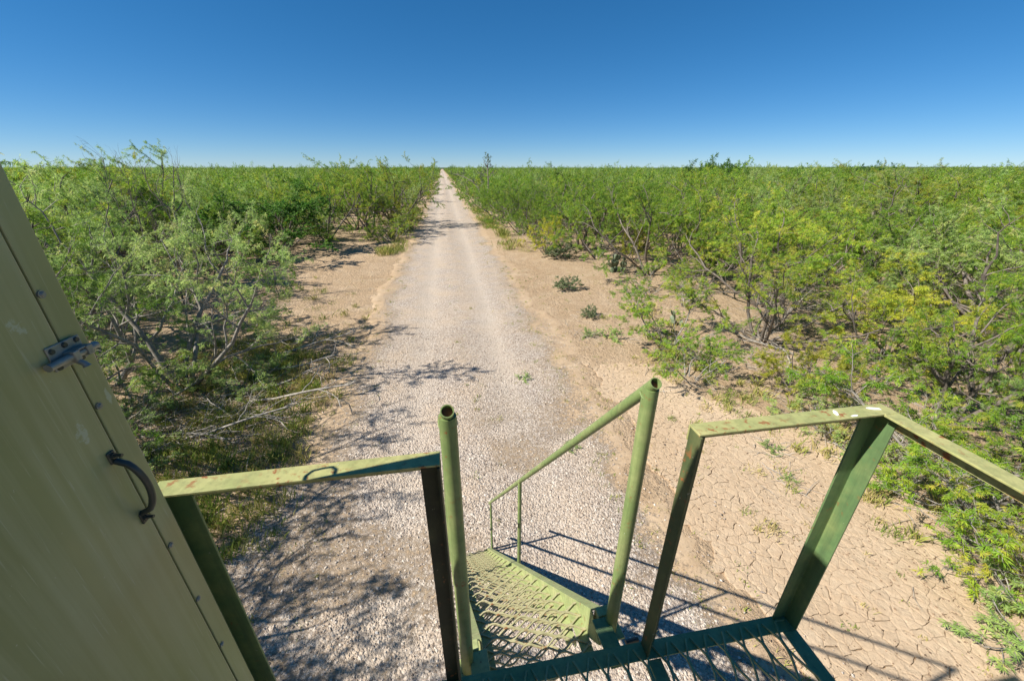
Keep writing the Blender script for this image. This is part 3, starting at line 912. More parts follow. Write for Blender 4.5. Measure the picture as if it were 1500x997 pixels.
# ------------------------------------------------------------------ ground, road, mud
def geo_axis(lo, hi, step, far, n):
    core = np.arange(lo, hi + 1e-6, step)
    r = np.geomspace(step * 2, far, n)
    return np.concatenate([lo - r[::-1], core, core[-1] + r])
def grid_mesh(name, xs, ys, mat, attr_fn, dz=0.0):
    X, Y = np.meshgrid(xs, ys)
    Z = ground_z(X, Y) + dz
    nx, ny = len(xs), len(ys)
    i = np.arange(ny - 1)[:, None] * nx + np.arange(nx - 1)[None, :]
    F = np.stack([i, i + 1, i + nx + 1, i + nx], -1).reshape(-1, 4)
    A, Z = attr_fn(X, Y, Z)
    return np_mesh(name, np.stack([X, Y, Z], -1).reshape(-1, 3), [F], [mat], smooth=True, attrs={k: a.ravel() for k, a in A.items()})

TA = np.array([(a, b, h) for a, b, h in TREES if b < 40 and abs(a) < 40])
def ground_attr(X, Y, Z):
    lit = np.zeros_like(X)
    core = (np.abs(X) < 40) & (Y > -8) & (Y < 42)
    xs_, ys_ = X[core], Y[core]
    s = np.zeros_like(xs_)
    for a, b, h in TA:
        rr = .42 * h + .1
        s += np.exp(-((xs_ - a) ** 2 + (ys_ - b) ** 2) / (rr * rr))
    # the shaded twiggy verge left of the road
    s += 1.0 * np.exp(-(((xs_ + 6.0) / 2.0) ** 2 + ((ys_ - 8.8) / 3.2) ** 2)) * (.4 + fbm(xs_ * 1.2, ys_ * 1.2, 55))
    lit[core] = np.clip(s * (.35 + .9 * fbm(xs_ * .9, ys_ * .9, 51)), 0, 1)
    lit = lit * (1 - sstep(.02, .4, gravel_mask(X, Y)))
    veg = sstep(60, 240, np.hypot(X, Y)) * (1 - (np.abs(X - .4) < 4.5))
    Zm = mud_mask(X, Y)
    Zw = np.zeros_like(X)
    acc = 0
    for ox in (-.7, -.35, 0, .35, .7):
        for oy in (-.7, 0, .7):
            Zw += mud_mask(X + ox, Y + oy)
    Zw /= 15
    Z = Z - .04 * sstep(.3, .7, Zm)
    return {'litter': lit, 'veg': veg, 'mud': Zw}, Z
g = link('ground', grid_mesh('ground', geo_axis(-15, 17, .13, 9000, 34), geo_axis(-3, 34, .13, 9000, 34), M['ground'], ground_attr))
tag(g, 'dry tan sandy ground', None, None, 'structure')
ys = np.concatenate([np.arange(-4, 34, .14), np.geomspace(34.2, 1500, 70)])
rd = link('gravel_road', grid_mesh('gravel_road', np.concatenate([np.arange(-6.2, 4.3, .14)]), ys, M['road'], lambda X, Y, Z: (
    {'gravel': gravel_mask(X, Y), 'track': track_mask(X, Y)}, Z + .012 - .05 * (1 - sstep(0.0, .06, gravel_mask(X, Y))))))
tag(rd, 'pale gravel road running straight to the horizon', None, None, 'structure')

# loose stones of the road, real geometry near the tower
def stones(n, y0, y1, rmin, rmax, seed):
    r = np.random.default_rng(seed)
    x = r.uniform(-5.4, 4.4, n); y = y0 + (y1 - y0) * r.uniform(size=n) ** 1.25
    k = r.uniform(size=n) < gravel_mask(x, y) ** 1.5 * (.97 - .45 * track_mask(x, y)) + .045
    x, y = x[k], y[k]
    return x, y, np.exp(r.uniform(np.log(rmin), np.log(rmax), len(x))), r
x1, y1_, s1, r1 = stones(60000, 1.2, 13, .008, .027, 5)
n = len(x1)
oct_ = np.array([(1, 0, 0), (0, 1, 0), (-1, 0, 0), (0, -1, 0), (0, 0, .8), (0, 0, -.6)], float)
V = oct_[None] * r1.uniform(.65, 1.2, (n, 6, 1)) + r1.normal(size=(n, 6, 3)) * .14
a = r1.uniform(0, 6.28, n); ca, sa = np.cos(a)[:, None], np.sin(a)[:, None]
vx = (V[..., 0] * ca - V[..., 1] * sa); vy = (V[..., 0] * sa + V[..., 1] * ca)
V = np.stack([vx * s1[:, None] + x1[:, None], vy * s1[:, None] + y1_[:, None], V[..., 2] * s1[:, None] * .8 + (ground_z(x1, y1_) + .012 + s1 * .2)[:, None]], -1)
tf = np.array([(0, 1, 4), (1, 2, 4), (2, 3, 4), (3, 0, 4), (1, 0, 5), (2, 1, 5), (3, 2, 5), (0, 3, 5)])
F = (tf[None] + (np.arange(n) * 6)[:, None, None]).reshape(-1, 3)
tt = np.repeat(np.clip(r1.beta(2, 2, n), 0, 1), 6)
tag(link('gravel', np_mesh('gravel', V.reshape(-1, 3), [F], [M['stone']], attrs={'tint': tt})), 'loose pale pinkish gravel stones on the road', 'gravel', None, 'stuff')

rq = np.random.default_rng(44)
nd = 22000
dx_ = np.where(rq.uniform(size=nd) < .55, rq.uniform(3.0, 9.5, nd), rq.uniform(-9, -2.4, nd)); dy_ = 1.5 + 24 * rq.uniform(size=nd) ** 1.5
kk = rq.uniform(size=nd) < .25 + .75 * sstep(.45, .6, fbm(dx_ * .8, dy_ * .8, 66))
dx_, dy_ = dx_[kk], dy_[kk]
n2_ = len(dx_)
s2_ = np.exp(rq.uniform(np.log(.006), np.log(.022), n2_))
V2 = oct_[None] * rq.uniform(.5, 1.3, (n2_, 6, 1)) * s2_[:, None, None]
V2 = V2 + np.stack([dx_, dy_, ground_z(dx_, dy_) + s2_ * .25], -1)[:, None, :]
F2 = (tf[None] + (np.arange(n2_) * 6)[:, None, None]).reshape(-1, 3)
M['clod'] = mat_simple('earth_clod', (.20, .135, .085), .95, 0, .6, 3, 0)
tag(link('earth_clods', np_mesh('earth_clods', V2.reshape(-1, 3), [F2], [M['clod']])), 'small brown clods and bits scattered on the sand', 'clods', None, 'stuff')

# cracked mud: polygons around jittered sites, gaps of uneven width
def clip_poly(poly, nx, ny, c):
    out = []
    for i in range(len(poly)):
        a, b = poly[i], poly[(i + 1) % len(poly)]
        da, db = a[0] * nx + a[1] * ny - c, b[0] * nx + b[1] * ny - c
        if da <= 0: out.append(a)
        if (da < 0 < db) or (db < 0 < da):
            t = da / (da - db)
            out.append((a[0] + (b[0] - a[0]) * t, a[1] + (b[1] - a[1]) * t))
    return out
rm = random.Random(4)
sites = []
yy = -.9
while yy < 11:
    sp_ = .155 if yy < 7 else .14
    xx = 3.2
    while xx < 8.4:
        sites.append((xx + rm.uniform(-.45, .45) * sp_, yy + rm.uniform(-.45, .45) * sp_))
        xx += sp_
    yy += sp_
S = np.array(sites)
mm = mud_mask(S[:, 0], S[:, 1])
def warp(x, y):
    return (x + .05 * (vnoise(np.array([x * 9]), np.array([y * 9]), 61)[0] - .5) + .022 * (vnoise(np.array([x * 33]), np.array([y * 33]), 62)[0] - .5),
            y + .05 * (vnoise(np.array([x * 9]), np.array([y * 9]), 63)[0] - .5) + .022 * (vnoise(np.array([x * 33]), np.array([y * 33]), 64)[0] - .5))
plates = []
for i in range(len(S)):
    if mm[i] < .5: continue
    x, y = S[i]
    d2 = (S[:, 0] - x) ** 2 + (S[:, 1] - y) ** 2
    nb = np.argsort(d2)[1:13]
    poly = [(x - .25, y - .25), (x + .25, y - .25), (x + .25, y + .25), (x - .25, y + .25)]
    for j in nb:
        h = hash((min(i, j) * 7919 + max(i, j) * 104729) % 1000003)
        u = ((h * 2654435761) % 1000) / 1000.0
        gap = .0003 if u < .45 else (.0015 + .0052 * ((u - .45) / .55) ** 1.5)
        dx, dy = S[j] - (x, y)
        dl = math.hypot(dx, dy)
        nx, ny = dx / dl, dy / dl
        poly = clip_poly(poly, nx, ny, nx * x + ny * y + dl / 2 - gap)
        if len(poly) < 3: break
    if len(poly) < 3: continue
    fine = []
    for k in range(len(poly)):
        a, b = poly[k], poly[(k + 1) % len(poly)]
        l = math.hypot(b[0] - a[0], b[1] - a[1])
        m_ = max(1, min(4, int(l / .035)))
        for q in range(m_):
            fine.append(warp(a[0] + (b[0] - a[0]) * q / m_, a[1] + (b[1] - a[1]) * q / m_))
    if len(fine) > 18: fine = fine[::2] if len(fine) > 30 else fine
    cx0 = sum(p[0] for p in fine) / len(fine); cy0 = sum(p[1] for p in fine) / len(fine)
    ar = abs(sum(fine[k][0] * fine[(k + 1) % len(fine)][1] - fine[(k + 1) % len(fine)][0] * fine[k][1] for k in range(len(fine)))) / 2
    px, py = 0, 0
    depth = math.hypot(cx0, cy0 - 0) ** 2 + EYE ** 2
    seen = abs(math.degrees(math.atan2(cx0, cy0)) - 9.4) < 56 and cy0 > .8
    plates.append((ar / depth if seen else 0, cx0, cy0, fine))
plates.sort(key=lambda p: -p[0])
def plate_geo(cx0, cy0, fine, ox, oy, oz):
    n = len(fine)
    zc = rm.uniform(-.0015, .0015); tx, ty = rm.uniform(-.018, .018), rm.uniform(-.018, .018)
    pts_x = np.array([p[0] for p in fine]); pts_y = np.array([p[1] for p in fine])
    gz = ground_z(pts_x, pts_y)
    inn = [(cx0 + (p[0] - cx0) * .8, cy0 + (p[1] - cy0) * .8) for p in fine]
    vs = [(p[0] - ox, p[1] - oy, gz[k] - .003 + zc + tx * (p[0] - cx0) + ty * (p[1] - cy0) - oz) for k, p in enumerate(fine)]
    vs += [(p[0] - ox, p[1] - oy, gz[k] + .001 + zc + tx * (p[0] - cx0) + ty * (p[1] - cy0) - oz) for k, p in enumerate(inn)]
    vs += [(p[0] - ox, p[1] - oy, gz[k] - .06 - oz) for k, p in enumerate(fine)]
    fs = [tuple(range(n, 2 * n))]
    for k in range(n):
        k2 = (k + 1) % n
        fs.append((k, k2, n + k2, n + k))
        fs.append((2 * n + k, 2 * n + k2, k2, k))
    return vs, fs
mud_root = empty('cracked_mud', (5.5, 4.5, 0))
tag(mud_root, 'dried cracked mud flat between the road and the right brush', None, None, 'structure')
for (_, cx0, cy0, fine) in plates[:300]:
    vs, fs = plate_geo(cx0, cy0, fine, cx0, cy0, 0)
    me = bpy.data.meshes.new('mud_plate'); me.from_pydata(vs, [], fs); me.update(); me.materials.append(M['mud'])
    link('mud_plate', me, mud_root, (cx0 - 5.5, cy0 - 4.5, 0))
rest = MB()
for (_, cx0, cy0, fine) in plates[300:]:
    rest.add(*plate_geo(cx0, cy0, fine, 5.5, 4.5, 0))
o = rest.build('mud_fragments', M['mud'], mud_root)
o['kind'] = 'stuff'

# ------------------------------------------------------------------ grass, litter, fallen branches
def blades(name, spots, mat, label, seed):
    r = np.random.default_rng(seed)
    Vs, T = [], []
    for (x, y, rad, n, hgt) in spots:
        px = x + r.normal(size=n) * rad * .5; py = y + r.normal(size=n) * rad * .5
        h = hgt * r.uniform(.4, 1.2, n); a = r.uniform(0, 6.28, n); lean = r.uniform(.1, .8, n) * h
        z = ground_z(px, py)
        w = .005 * r.uniform(.7, 1.5, n)
        bx, by = -np.sin(a) * w, np.cos(a) * w
        P0 = np.stack([px - bx, py - by, z], -1); P1 = np.stack([px + bx, py + by, z], -1)
        mx, my = px + np.cos(a) * lean * .4, py + np.sin(a) * lean * .4
        P2 = np.stack([mx + bx * .7, my + by * .7, z + h * .6], -1)
        P3 = np.stack([px + np.cos(a) * lean, py + np.sin(a) * lean, z + h], -1)
        Vs.append(np.stack([P0, P1, P2, P3], 1)); T.append(np.clip(r.beta(2, 2) + r.normal(size=n) * .15, 0, 1))
    V = np.concatenate(Vs); t = np.concatenate(T)
    o = link(name, np_mesh(name, V.reshape(-1, 3), [np.arange(len(V) * 4).reshape(-1, 4)], [mat], attrs={'tint': np.repeat(t, 4)}))
    return tag(o, label, 'grass', None, 'stuff')
r2 = np.random.default_rng(8)
sp_l = []
for k in range(560):        # left verge
    y = r2.uniform(4.5, 13); x = r2.normal(-4.7, 1.3) - .25 * (y - 8)
    if x > -3.0: continue
    sp_l.append((x, y, r2.uniform(.1, .4), int(r2.uniform(20, 80)), r2.uniform(.08, .26)))
for k in range(160):        # clearing further up
    y = r2.uniform(13, 32); x = r2.uniform(-10, -2.6)
    if fbm(np.array([x * .3]), np.array([y * .3]), 12)[0] < .5: continue
    sp_l.append((x, y, r2.uniform(.1, .35), int(r2.uniform(15, 45)), r2.uniform(.06, .25)))
for k in range(150):        # foot of the hedges
    y = r2.uniform(26, 60); x = r2.choice([-3.9, 4.6]) + r2.normal() * .45
    sp_l.append((x, y, .5, 60, r2.uniform(.2, .5)))
for k in range(110):        # right brush floor and mud edge
    y = r2.uniform(1.5, 14); x = float(piecewise(R_EDGE, y)) + r2.normal() * .7 + .1
    sp_l.append((x, y, r2.uniform(.1, .3), int(r2.uniform(20, 60)), r2.uniform(.08, .3)))
for k in range(380):        # thin line of weeds along both gravel edges
    y = 2.5 + 30 * r2.uniform() ** 1.4; x = (2.9 if r2.uniform() < .7 else -2.4) + r2.normal() * .45
    sp_l.append((x, y, r2.uniform(.04, .16), int(r2.uniform(8, 26)), r2.uniform(.02, .07)))
for k in range(75):         # road edges
    y = r2.uniform(2, 24); x = r2.choice([3.3, -2.6, .3]) + r2.normal() * .3
    sp_l.append((x, y, r2.uniform(.05, .15), int(r2.uniform(8, 22)), r2.uniform(.03, .10)))
for k in range(420):        # sparse seedlings on the sand and the gravel edge
    y = 1.5 + 20 * r2.uniform() ** 1.3; x = r2.uniform(2.4, 8.0) if r2.uniform() < .6 else r2.uniform(-7, -2)
    sp_l.append((x, y, r2.uniform(.03, .14), int(r2.uniform(4, 16)), r2.uniform(.02, .09)))
for k in range(26):         # tufts on the mud
    sp_l.append((r2.uniform(4.5, 8), r2.uniform(3, 9), r2.uniform(.1, .2), int(r2.uniform(20, 50)), r2.uniform(.06, .16)))
blades('grass', sp_l, M['grass'], 'short dry green grass tufts along the verges', 3)

# twig litter
def litter(name, spots, mat, label, seed):
    r = np.random.default_rng(seed)
    br = []
    for (x, y, rad, n, ln) in spots:
        for k in range(n):
            px, py = x + r.normal() * rad * .6, y + r.normal() * rad * .6
            if -3.3 < px < 3.5: continue
            z = float(ground_z(np.array([px]), np.array([py]))[0])
            a = r.uniform(0, 6.28); l = ln * r.uniform(.3, 1.3)
            d = np.array([math.cos(a), math.sin(a), r.uniform(-.05, .30)])
            p0 = np.array([px, py, z + .01]); p1 = p0 + d * l * .5 + r.normal(size=3) * .04 * l; p2 = p0 + d * l + r.normal(size=3) * .1 * l
            q = np.array([p0, p1, p2]); q[:, 2] = np.maximum(q[:, 2], z + .005)
            br.append((q, np.array([.006, .005, .002]) * r.uniform(.5, 1.5), 0))
    V, F = wood_arrays(br, [3])
    o = link(name, np_mesh(name, V, [F], [mat]))
    return tag(o, label, 'litter', None, 'stuff')
sp_t = [(x, y, .5 + .25 * h, int(16 + 8 * h), .5) for x, y, h in TREES if math.hypot(x, y) < 24 and y > 1]
sp_t += [(-6.0, 8.5, 1.5, 420, .8), (-5.5, 10.5, 1.6, 220, .7), (-5.0, 7.0, 1.2, 160, .5), (9.0, 8.8, 1.6, 200, .7), (11, 11, 1.5, 120, .7), (9, 4.6, 1.2, 120, .6), (-6.6, 12.5, 1.6, 120, .7)]
litter('twig_litter', sp_t, M['dead'], 'grey dead twigs littering the ground under the brush', 5)
litter('red_twig_litter', [(-6.9, 6.6, .55, 220, .5), (-6.3, 6.2, .4, 80, .4)], M['dead_brown'], 'reddish brown twig pile on the sand near the blind', 6)

for k, (key, sd) in enumerate((('fall_a', 51), ('fall_b', 52), ('fall_c', 53))):
    r = np.random.default_rng(sd)
    out = []
    c = dict(BASE); c.update(max=2, seg=[7, 5, 3], n=[7, 4], wig=[.16, .24, .3], up=[0, 0, 0], t0=[.2, .2], ratio=[.45, .45], ang=(25, 60), sides=[6, 4, 3])
    grow(r, np.zeros(3) + np.array([0, 0, .08]), np.array([1.0, 0, .1]), 2.2, .03, 0, c, out)
    out = [(b[0] * np.array([1, 1, .32]) + np.array([0, 0, .02]), b[1], b[2]) for b in out]
    for b in out: b[0][:, 2] = np.maximum(b[0][:, 2], .01)
    wv, wf = wood_arrays(out, c['sides'])
    PROTO[key] = dict(me=np_mesh(key, wv, [wf], [M['dead'] if k != 1 else M['bark_grey']], smooth=True))
FALL = [(-5.9, 9.4, .2, 1.1, 'fall_a', 'long bleached fallen branch reaching toward the road from the left trees'),
        (-6.6, 8.0, -.3, 1.0, 'fall_b', 'grey forked fallen branch lying above the grassy verge'),
        (-5.7, 11.6, .5, 1.2, 'fall_c', 'bleached fallen branch at the top of the left shade'),
        (-7.3, 7.1, .1, .8, 'fall_a', 'short dead branch by the reddish twig pile'),
        (-6.9, 12.6, .0, 1.1, 'fall_b', 'dark fallen branch beneath the left clearing bush'),
        (-4.9, 8.1, 2.6, .7, 'fall_c', 'small pale fallen branch nearest the gravel on the left'),
        (-8.0, 9.3, -.9, 1.2, 'fall_c', 'heavy fallen limb among the near left bushes'),
        (-5.2, 9.0, .15, 1.25, 'fall_c', 'long pale branch fallen flat in the mottled shade left of the road'),
        (-6.2, 10.9, -.2, 1.3, 'fall_a', 'pale branched limb lying across the sand below the forked mesquite'),
        (-6.0, 7.6, .45, 1.1, 'fall_c', 'whitish crooked branch lying over the green weeds at left'),
        (-5.6, 8.5, -.25, .9, 'fall_b', 'thin grey branch pointing at the gravel from the left verge'),
        (9.2, 8.2, .8, 1.0, 'fall_a', 'grey fallen branch behind the right railing in the sand'),
        (10.3, 9.1, 2.0, 1.1, 'fall_b', 'grey branch lying beneath the many stemmed mesquite'),
        (7.4, 6.0, .3, .7, 'fall_c', 'thin dead branch lying on the mud edge inside the right railing'),
        (9.2, 4.1, 1.2, .9, 'fall_a', 'bleached branch lying in the low bush at lower right'),
        (12.8, 10.4, .4, 1.2, 'fall_b', 'long pale fallen branch in the sandy gap on the right')]
for x, y, a, s, key, lab in FALL:
    z = float(ground_z(np.array([x]), np.array([y]))[0])
    tag(link('fallen_branch', PROTO[key]['me'], None, (x, y, z), a, (s, s, s)), lab, 'branch')

# prickly pear
rp = random.Random(9)
def pad_mesh():
    bm = bmesh.new()
    bmesh.ops.create_uvsphere(bm, u_segments=12, v_segments=8, radius=1)
    for v in bm.verts:
        t = (v.co.z + 1) / 2
        v.co.x *= .085 * (.6 + .55 * t); v.co.y *= .018; v.co.z = (v.co.z + 1) * .12
    me = bpy.data.meshes.new('pad'); bm.to_mesh(me); bm.free()
    for p in me.polygons: p.use_smooth = True
    me.materials.append(M['cactus'])
    return me
PAD = pad_mesh()
def prickly(x, y, n, s, label):
    root = empty('prickly_pear', (x, y, float(ground_z(np.array([x]), np.array([y]))[0])))
    tag(root, label, 'cactus')
    tops = []
    for k in range(n):
        if k < n // 3 or not tops:
            p = Vector((rp.uniform(-.4, .4), rp.uniform(-.3, .3), -.02)); lv = 0
        else:
            p, lv = rp.choice(tops)
            if lv > 2: continue
        o = link('pad', PAD, root)
        e = (rp.uniform(-.5, .5), rp.uniform(-.6, .6), rp.uniform(0, 3.14))
        o.location = p; o.rotation_euler = e; o.scale = (s,) * 3
        tip = o.matrix_basis @ Vector((rp.uniform(-.03, .03), 0, .225))
        tops.append((tip, lv + 1))
prickly(9.2, 20.2, 34, 1.5, 'clump of grey green prickly pear pads at the edge of the right brush')
prickly(8.0, 12.2, 12, 1.0, 'small prickly pear under the bush beside the right sand strip')

# ------------------------------------------------------------------ the hunting blind (left)
WX, WY = -.597, .69
blind = empty('hunting_blind', (WX, WY, DECK))
tag(blind, 'olive green sheet metal hunting blind wall with latched door on the left', 'hunting blind')
TOP = 1.84; BTOP = 2.10; BY = -.15
M['wall'] = mat_wall('olive_wall', [])
M['door'] = mat_wall('olive_door', [(-.092, 1.435, .030, .035), (-.085, 1.255, .022, .05)])
M['trim'] = mat_wall('olive_trim', [(-.012, 1.28, .012, .055)])
mb = MB(); mb.box((-1.9, -2.4, -.15), (-.034, BY, BTOP - .002)); mb.box((-.044, BY + .0005, -.12), (-.034, -.003, TOP - .004)); mb.build('wall', M['wall'], blind, bevel=.004)
# corner trim, door leaf, jambs
T_ = .042
mb = MB(); mb.box((-.032, -T_, -.12), (0, 0, TOP)); mb.build('corner_trim', M['trim'], blind, bevel=.002)
mb = MB(); mb.box((-.030, -.86, .03), (.0035, -T_ - .006, TOP - .06)); door = mb.build('door', M['door'], blind, bevel=.003)
mb = MB(); mb.box((-.031, -T_ - .0055, -.12), (-.012, -T_ - .0003, TOP)); mb.build('door_seal', M['seam'], blind)
mb = MB(); mb.box((-.032, -2.4, -.12), (0, -.867, BTOP - .002)); mb.build('side_panel', M['wall'], blind, bevel=.003)
mb = MB(); mb.box((-.030, -.862, TOP - .054), (.0015, BY - .002, BTOP - .002)); mb.build('door_header', M['wall'], blind, bevel=.002)
mb = MB(); mb.box((-1.92, -2.42, BTOP), (.006, BY + .012, BTOP + .03)); mb.build('roof', M['wall'], blind, bevel=.004)
# screws along the trim
for z in (1.62, 1.47, 1.275, .94, .77, .60, .36, .15, 1.85):
    mb = MB()
    mb.tube([(-.001, -T_ + .006, z), (.002, -T_ + .006, z)], .0062, 12)
    mb.tube([(.002, -T_ + .006, z), (.0045, -T_ + .006, z)], [.0048, .0028], 6)
    mb.build('screw', M['bolt_steel'], blind, smooth=True)
# slide bolt latch across the seam
LZ = 1.378
latch = empty('latch', (0.0035, -T_ + .002, LZ)); latch.scale = (.85, .85, .85); latch.parent = blind
mb = MB(); mb.box((0, -.042, -.022), (.003, .026, .024)); mb.build('latch_plate', M['bolt_steel'], latch, bevel=.003)
mb = MB(); mb.tube([(.012, -.062, -.004), (.012, .040, -.004)], .0068, 12); mb.build('bolt_rod', M['bolt_steel'], latch, smooth=True)
mb = MB()
mb.box((.002, -.018, -.013), (.021, -.006, .006)); mb.box((.002, .010, -.013), (.021, .022, .006))
mb.box((.004, -.006, .0035), (.020, .010, .007))
mb.build('bolt_guide', M['bolt_steel'], latch, bevel=.002)
mb = MB(); mb.tube([(.012, -.012, -.012), (.024, -.012, -.020), (.026, -.012, -.026)], [.005, .005, .0065], 10); mb.build('bolt_knob', M['bolt_steel'], latch, smooth=True)
for (y, z) in ((-.034, .015), (-.008, .017), (.017, .017), (-.034, -.016), (.012, -.018)):
    mb = MB(); mb.tube([(.002, y, z), (.006, y, z)], [.0058, .0042], 10); mb.build('latch_screw', M['black_iron'], latch, smooth=True)
# pull handle
hd = empty('handle', (.0035, -T_ - .020, 1.118)); hd.parent = door
hd.parent = blind
hd.scale = (.9, .9, .9)
pts = []
for k in range(15):
    t = k / 14
    z = .068 - .136 * t
    out = .034 * math.sin(math.pi * min(1, max(0, t))) ** .45
    pts.append((.004 + out, 0, z))
mb = MB(); mb.tube(pts, .0062, 12); mb.build('grip', M['black_iron'], hd, smooth=True)
for s in (1, -1):
    mb = MB(); mb.box((0, -.008, s * .078 - .014), (.004, .008, s * .078 + .012)); mb.build('handle_foot', M['black_iron'], hd, bevel=.003)
    mb = MB(); mb.tube([(.003, 0, s * .080), (.008, 0, s * .080)], .0065, 6); mb.tube([(.008, 0, s * .080), (.020, 0, s * .080)], .0034, 10)
    mb.build('handle_bolt', M['black_iron'], hd)
# small loop handle on the front face (its shadow falls on the rail)
mb = MB(); mb.tube([(-.040, -.03, 1.355), (-.063, -.025, 1.355), (-.063, .010, 1.355), (-.063, .022, 1.345), (-.063, .024, 1.325), (-.063, .022, 1.305), (-.063, .010, 1.295), (-.063, -.025, 1.295), (-.040, -.03, 1.295)], .0036, 8)
mb.build('front_loop_handle', M['black_iron'], blind, smooth=True)

# ------------------------------------------------------------------ platform with railings
plat = empty('platform', (0, 0, DECK))
tag(plat, 'dark green steel platform with expanded metal deck and angle iron railings', 'platform')
A = .05; TH = .006
YF, YB = .782, -.95           # front (outer) edge, back edge
XR = 1.245                    # outer right edge
XL = -.672                    # left post
GL, GR = -.052, .622          # the gate opening in the front rail
L_prof = [(0, 0), (A, 0), (A, TH), (TH, TH), (TH, A), (0, A)]
def angle(name, p0, p1, ax, ay, mat, prof=L_prof):
    mb = MB(); mb.prism(prof, p0, p1, ax, ay)
    return mb.build(name, mat, plat, bevel=.0012)
X, Y_, Z = Vector((1, 0, 0)), Vector((0, 1, 0)), Vector((0, 0, 1))
# top rails: horizontal flange on top, the other flange hanging at the outer side
angle('top_rail', (XL, YF, 1.0), (GL, YF, 1.0), -Y_, -Z, M['rail'])
angle('top_rail', (GR, YF, 1.0), (XR, YF, 1.0), -Y_, -Z, M['rail'])
angle('side_rail', (XR, YF - A - .001, 1.0), (XR, YB, 1.0), -X, -Z, M['rail'])
zt = 1.0 - TH - .0006
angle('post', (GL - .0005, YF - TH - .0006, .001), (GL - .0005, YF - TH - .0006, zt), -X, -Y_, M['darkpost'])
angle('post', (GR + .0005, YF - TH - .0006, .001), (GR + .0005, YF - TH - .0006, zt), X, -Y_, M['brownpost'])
big = [(0, 0), (.058, 0), (.058, TH), (TH, TH), (TH, .058), (0, .058)]
angle('post', (XR - TH - .0006, YF - TH - .0006, .001), (XR - TH - .0006, YF - TH - .0006, zt), -X, -Y_, M['post'], big)
angle('post', (XL + .001, YF - TH - .0006, .001), (XL + .001, YF - TH - .0006, zt), X, -Y_, M['post'], big)
angle('post', (XR - TH - .0006, YB + .05, .001), (XR - TH - .0006, YB + .05, zt), -X, Y_, M['post'], big)
# bird droppings on the right rail
for (x, y, l, w, a) in ((1.065, YF - .022, .016, .006, 1.1), (1.105, YF - .042, .012, .004, .1), (1.195, YF - .02, .022, .006, -.35)):
    mb = MB(); r_ = [(math.cos(t) * l * rp.uniform(.75, 1.1), math.sin(t) * w * rp.uniform(.7, 1.2)) for t in [k * math.pi / 6 for k in range(12)]]
    ca_, sa_ = math.cos(a), math.sin(a)
    mb.prism([(p * ca_ - q * sa_, p * sa_ + q * ca_) for p, q in r_], (x, y, 1.0), (x, y, 1.0012), X, Y_)
    mb.build('bird_dropping', M['dropping'], plat)
def weld(p0, p1, r, mat, parent, seed):
    q = random.Random(seed)
    p0, p1 = Vector(p0), Vector(p1)
    n = max(4, int((p1 - p0).length / .006))
    pts = [p0.lerp(p1, k / n) + Vector((q.uniform(-1, 1), q.uniform(-1, 1), q.uniform(-1, 1))) * r * .25 for k in range(n + 1)]
    mb = MB(); mb.tube(pts, [r * q.uniform(.7, 1.25) for _ in pts], 6)
    mb.build('weld', mat, parent, smooth=True)
k = 0
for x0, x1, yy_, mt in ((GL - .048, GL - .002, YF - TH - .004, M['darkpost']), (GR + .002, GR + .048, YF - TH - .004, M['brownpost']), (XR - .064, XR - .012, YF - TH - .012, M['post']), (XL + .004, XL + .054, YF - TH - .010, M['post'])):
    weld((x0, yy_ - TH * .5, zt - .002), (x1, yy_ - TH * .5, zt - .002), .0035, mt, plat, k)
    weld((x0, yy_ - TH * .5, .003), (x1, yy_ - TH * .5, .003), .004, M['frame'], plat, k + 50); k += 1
weld((XR - .046, YF - A - .0005, 1.0), (XR - .003, YF - A - .0005, 1.0), .0022, M['rail'], plat, 90)
# frame under the deck
FW = .058
def bar(name, lo, hi, mat=M['frame']):
    mb = MB(); mb.box(lo, hi); return mb.build(name, mat, plat, bevel=.002)
fl = [(0, 0), (FW, 0), (FW, TH), (TH, TH), (TH, .065), (0, .065)]
angle('frame_rail', (XL, YF, -.002), (XR, YF, -.002), -Y_, -Z, M['frame'], fl)
angle('frame_rail', (XR, YF - FW - .0006, -.002), (XR, YB, -.002), -X, -Z, M['frame'], fl)
angle('frame_rail', (XL, YF - FW - .0006, -.002), (XL, YB, -.002), X, -Z, M['frame'], fl)
angle('joist', (GR + .004, YF - FW - .001, -.0085), (GR + .004, YB, -.0085), X, -Z, M['frame'], [(0, 0), (.05, 0), (.05, TH), (TH, TH), (TH, .05), (0, .05)])
angle('joist', (GL - .004, YF - FW - .001, -.0085), (GL - .004, YB, -.0085), -X, -Z, M['frame'], [(0, 0), (.05, 0), (.05, TH), (TH, TH), (TH, .05), (0, .05)])
# legs of the tower
for (x, y) in ((XL + .05, -.1), (XR - .05, -.1), (XR - .05, YB + .05), (XL + .05, YB + .05)):
    mb = MB(); mb.box((x - .04, y - .04, -DECK - .1), (x + .04, y + .04, -.07)); mb.build('leg', M['frame'], plat, bevel=.003)

